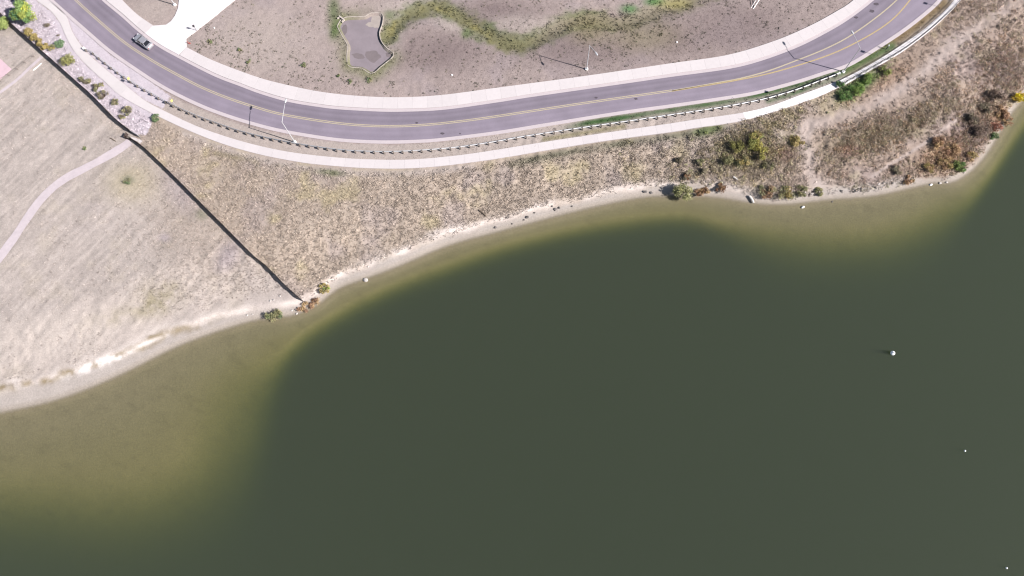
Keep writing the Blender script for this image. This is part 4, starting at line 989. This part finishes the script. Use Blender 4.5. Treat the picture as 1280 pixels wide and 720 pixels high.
# ------------------------------------------------------------------ grass
road_poly = np.vstack([gut_out, lo_out[::-1]])
def on_hard(X, Y):
    r = np.zeros(X.shape, bool)
    for poly_ in (np.vstack([offset(up_w, GUT), offset(lo_out, -.75)[::-1]]), np.vstack([out2, in2[::-1]]), np.vstack([out1, in1[::-1]]), np.vstack([sw_up, sw_lo[::-1]]), np.array(poly), pond_w):
        r |= inside(poly_, X, Y)
    d, _ = dist_poly(X, Y, pc); r |= d < .8
    return r
def tufts(name, n, region, size, tint, blades, label, seed, wid=.05, lean=.8, height_k=.7, var=.3):
    """dry or green tufts: each a handful of leaning blades standing on the ground"""
    rng = np.random.default_rng(seed)
    X = rng.uniform(-116, 116, n * 4); Y = rng.uniform(8, 106, n * 4)
    Z = chunks(height, X, Y); px, py = proj(X, Y, Z)
    keep = (px > -30) & (px < 1310) & (py > -25) & (py < 540)
    X, Y, Z, px, py = X[keep], Y[keep], Z[keep], px[keep], py[keep]
    d = shore_dist(X, Y); pr_ = region(X, Y, px, py, d)
    keep = (rng.random(len(X)) < pr_) & ~on_hard(X, Y)
    X, Y, Z, d = X[keep][:n], Y[keep][:n], Z[keep][:n], d[keep][:n]
    C = np.stack([lookup(GC[..., k], X, Y) for k in range(3)], -1); m = len(X)
    C = C * tint * (1 - var + 2 * var * rng.random((m, 1)))
    s = size * (0.55 + 0.9 * rng.random(m) ** 1.5)
    vs = []; cs = []
    for b_i in range(blades):
        th = np.where(rng.random(m) < .6, rng.normal(-2.0, .6, m), rng.random(m) * 6.283); ln_ = lean * (0.35 + 0.9 * rng.random(m)); hh = s * height_k * (.6 + .6 * rng.random(m))
        bx = X + rng.normal(0, .3, m) * s; by = Y + rng.normal(0, .3, m) * s
        ex, ey = bx + np.cos(th) * ln_ * s, by + np.sin(th) * ln_ * s
        wx, wy = -np.sin(th) * wid * s / .4, np.cos(th) * wid * s / .4
        vs.append(np.stack([np.stack([bx - wx, by - wy, Z - .02], -1), np.stack([bx + wx, by + wy, Z - .02], -1), np.stack([ex, ey, Z + hh], -1)], 1))
        k_ = (.8 + .4 * rng.random((m, 1, 1))); cs.append(np.repeat(C[:, None, :], 3, 1) * k_)
    v = np.vstack(vs).reshape(-1, 3); c = np.vstack(cs).reshape(-1, 3)
    o = mesh(name, v, np.arange(len(v)).reshape(-1, 3), M['grass'], colors=np.clip(c, .003, .7)); tag(o, label, 'grass', kind='stuff'); return o
lsw_c = smooth_line(LSW_LO, n=100)
def south_of(px, py): d, s = dist_poly(px, py, lsw_c); return s > 0, d
fence_c = smooth_line(FENCE_A + FENCE_B[1:] + [(395, 392), (430, 430)], n=100)
def left_of(px, py): d, s = dist_poly(px, py, fence_c); return (s > 0) & (px < 420), d
def r_bank(X, Y, px, py, d):
    so_, ds = south_of(px, py); le, df = left_of(px, py)
    dirt = np.clip(band(px, py, DIRT, 11) + band(px, py, DIRT2, 7) + band(px, py, DIRT3, 2.2), 0, 1)
    return so_ * (~le) * sstep(2.0, 3.4, d + 1.5 * fbm(X, Y, 5, 3)) * sstep(2, 9, ds) * (px < 1010) * (1 - .9 * dirt) * (.55 + .9 * (fbm(X, Y, 4, 3) + .3))
def r_right(X, Y, px, py, d):
    so_, ds = south_of(px, py)
    dirt = np.clip(band(px, py, DIRT, 9) * 1.0 + band(px, py, DIRT2, 9) + band(px, py, DIRT3, 2.4), 0, 1)
    return so_ * (px > 930) * sstep(1.3, 2.4, d + 1.5 * fbm(X, Y, 5, 3)) * (1 - .93 * dirt) * (.4 + 1.2 * (fbm(X, Y, 5, 3) + .3))
def r_field(X, Y, px, py, d):
    le, df = left_of(px, py); g = inside(GRAVEL, px, py)
    return le * (~g) * sstep(4, 6, d) * np.clip(.12 + .7 * np.exp(-(df / 24) ** 2) + 1.2 * blob(px, py, 265, 300, 95, 65, 40) + .6 * blob(px, py, 200, 370, 40, 24) + .9 * (fbm(X, Y, 7, 3)), 0, 1)
def r_upper(X, Y, px, py, d):
    so_, ds = south_of(px, py); le, df = left_of(px, py); g = inside(GRAVEL, px, py) | inside(GRAVEL2, px, py)
    sw, _ = dist_poly(X, Y, swale_w)
    return (~so_) * (~le) * (~g) * (sw > 2.0) * np.clip(.22 + 1.5 * fbm(X, Y, 6, 3) + .4 * sstep(480, 560, px), 0, 1)
def r_swale(X, Y, px, py, d):
    so_, ds = south_of(px, py); sw, _ = dist_poly(X, Y, swale_w); pd, _ = dist_poly(X, Y, np.vstack([pond_w, pond_w[:1]]))
    g = blob(px, py, 786, 11, 12, 7) + blob(px, py, 818, 2, 16, 6) + blob(px, py, 845, 5, 22, 8) + blob(px, py, 417, 12, 9, 20) + blob(px, py, 419, 38, 7, 13) + .8 * blob(px, py, 735, 33, 28, 20)
    return (~so_) * np.clip((sw < 2.2) * .9 + np.exp(-(pd / 1.5) ** 2) * .6 * ((px < 440) | (py > 55)) + g * .8, 0, 1)
def r_verge(X, Y, px, py, d):
    so_, ds = south_of(px, py)
    return (~so_) * (ds < 26) * (px > 660) * np.clip(band(px, py, [(690, 163), (740, 153), (790, 145), (840, 137), (900, 128), (950, 118), (1000, 105), (1045, 89)], 4.0) * sstep(690, 730, px) + band(px, py, [(680, 174), (730, 166), (780, 158)], 3.0) * .6 + band(px, py, [(960, 127), (1000, 114), (1045, 98)], 3.0) + (px > 1050) * .7, 0, 1)
def r_strip(X, Y, px, py, d):
    so_, ds = south_of(px, py); return so_ * (ds < 22) * np.clip(band(px, py, [(640, 203), (690, 192), (760, 180), (840, 169), (900, 160)], 4.5) + band(px, py, [(250, 184), (330, 204), (420, 218), (520, 221), (600, 213)], 4) * .35, 0, 1)
tufts('bank_grass', 60000, r_bank, .42, 1.22, 6, 'tall dry tussocky grass on the bank between the walk and the beach', 11, wid=.075, height_k=.55)
tufts('bank_weeds', 38000, r_right, .42, 1.42, 6, 'brown and olive weeds covering the right hand bank', 12, wid=.085, height_k=.45)
tufts('field_grass', 60000, r_field, .32, 1.14, 4, 'short pale dry grass of the left field', 13, wid=.07, height_k=.5)
tufts('meadow_grass', 40000, r_upper, .24, 1.1, 4, 'short brown dry grass and weeds of the upper field', 14, wid=.08, height_k=.38)
tufts('channel_grass', 16000, r_swale, .42, 1.15, 6, 'green and yellow reedy grass along the winding channel', 15, wid=.07, height_k=.7)
tufts('verge_grass', 7000, r_verge, .36, 1.05, 5, 'green weeds along the guardrail verge', 16, wid=.08)
tufts('walk_edge_grass', 6000, r_strip, .28, 1.1, 4, 'short dull green grass along the lower edge of the walk', 17, wid=.07)

# ------------------------------------------------------------------ matted scrub and weeds
def scrub(name, n, region, rad, hgt, per, size, label, seed, pal=None, tint=1.25, box=(-116, 116, 20, 106)):
    """low clumps of leaves matted together over the ground"""
    rng = np.random.default_rng(seed)
    X = rng.uniform(box[0], box[1], n * 25); Y = rng.uniform(box[2], box[3], n * 25); Z = height(X, Y); px, py = proj(X, Y, Z)
    k = (px > -20) & (px < 1310) & (py > -25) & (py < 420); X, Y, Z, px, py = X[k], Y[k], Z[k], px[k], py[k]
    k = (rng.random(len(X)) < region(X, Y, px, py, shore_dist(X, Y))) & ~on_hard(X, Y); X, Y, Z = X[k][:n], Y[k][:n], Z[k][:n]; m = len(X)
    C = np.stack([lookup(GC[..., q], X, Y) for q in range(3)], -1)
    if pal is not None: C = 0.5 * C + 0.5 * np.array(pal)[rng.integers(len(pal), size=m)]
    C = C * tint * (.65 + .6 * rng.random((m, 1)))
    r = rad * (.5 + .9 * rng.random(m))
    p = rng.normal(size=(m, per, 3)); p /= np.linalg.norm(p, axis=2)[..., None]; p *= (r[:, None] * rng.random((m, per)) ** .5)[..., None]
    p[..., 2] = np.abs(p[..., 2]) * hgt + .04
    v, f = leaf_quads((p + np.stack([X, Y, Z], -1)[:, None, :]).reshape(-1, 3), np.full(m * per, size), rng)
    cc = np.repeat(np.repeat(C, per, 0) * (.75 + .5 * rng.random((m * per, 1))), 4, 0)
    o = mesh(name, v, f, M['leaf'], colors=np.clip(cc, .003, .6)); tag(o, label, 'scrub', kind='stuff'); return o
def s_right(X, Y, px, py, d):
    so_, ds = south_of(px, py)
    dirt = np.clip(band(px, py, DIRT, 9) * 1.0 + band(px, py, DIRT2, 9) + band(px, py, DIRT3, 2.6), 0, 1)
    w = .10 + blob(px, py, 1085, 175, 55, 22, -18) + blob(px, py, 1190, 190, 42, 22, -32) * 1.2 + blob(px, py, 1225, 150, 34, 34, -40) * 1.2 + blob(px, py, 1160, 140, 55, 16, -35) * .6 + blob(px, py, 1255, 90, 30, 40) * .8 + blob(px, py, 985, 243, 40, 7)
    return so_ * (px > 960) * sstep(0.8, 1.8, d + 1.2 * fbm(X, Y, 4, 3)) * (1 - dirt) * np.clip(w + 1.2 * fbm(X, Y, 5, 3), 0, 1)
def s_thicket(X, Y, px, py, d):
    so_, ds = south_of(px, py)
    return so_ * sstep(1.8, 3.0, d) * np.clip(blob(px, py, 935, 188, 48, 32) * 1.2 + blob(px, py, 880, 215, 22, 22) * .6 + .9 * fbm(X, Y, 4, 3) * (px > 760) * (px < 1000), 0, 1)
def s_green(X, Y, px, py, d):
    so_, ds = south_of(px, py); return so_ * (px > 1020) * np.clip(blob(px, py, 1080, 104, 32, 9, -33) + blob(px, py, 1057, 116, 10, 8) + blob(px, py, 885, 163, 16, 6, -15), 0, 1)
def s_field(X, Y, px, py, d):
    so_, ds = south_of(px, py)
    w = blob(px, py, 285, 58, 34, 22, 30) + blob(px, py, 370, 88, 40, 14, 15) * .9 + blob(px, py, 440, 102, 44, 7, 5) + blob(px, py, 262, 50, 14, 10) + blob(px, py, 800, 40, 60, 18) * .35 + .12 * (py < 125)
    return (~so_) * (~left_of(px, py)[0]) * (px > 228) * np.clip(w * (.3 + 2.4 * sstep(0, .25, fbm(X, Y, 2.2, 3))), 0, 1) * (~inside(GRAVEL2, px, py))
scrub('bank_scrub', 2600, s_right, .72, .5, 22, .12, 'matted brown, olive and rust scrub on the right hand bank', 31, GR + SG + BR + RU[:1] + [A(176, 156, 146)], 2.0, (40, 117, 40, 107))
scrub('thicket_scrub', 800, s_thicket, .7, .9, 24, .12, 'matted olive and straw scrub around the bank thicket', 32, OC + SG + GR + GY[2:], 1.8, (15, 70, 55, 90))
scrub('verge_scrub', 300, s_green, .6, .9, 24, .12, 'bright green scrub below the walk railing', 33, [A(130, 156, 90), A(150, 166, 100)], 1.9, (50, 100, 65, 105))
scrub('field_weeds', 1100, s_field, .30, .5, 10, .085, 'scattered small olive weeds in the upper field', 34, SG + DG, .9, (-80, 60, 72, 106))
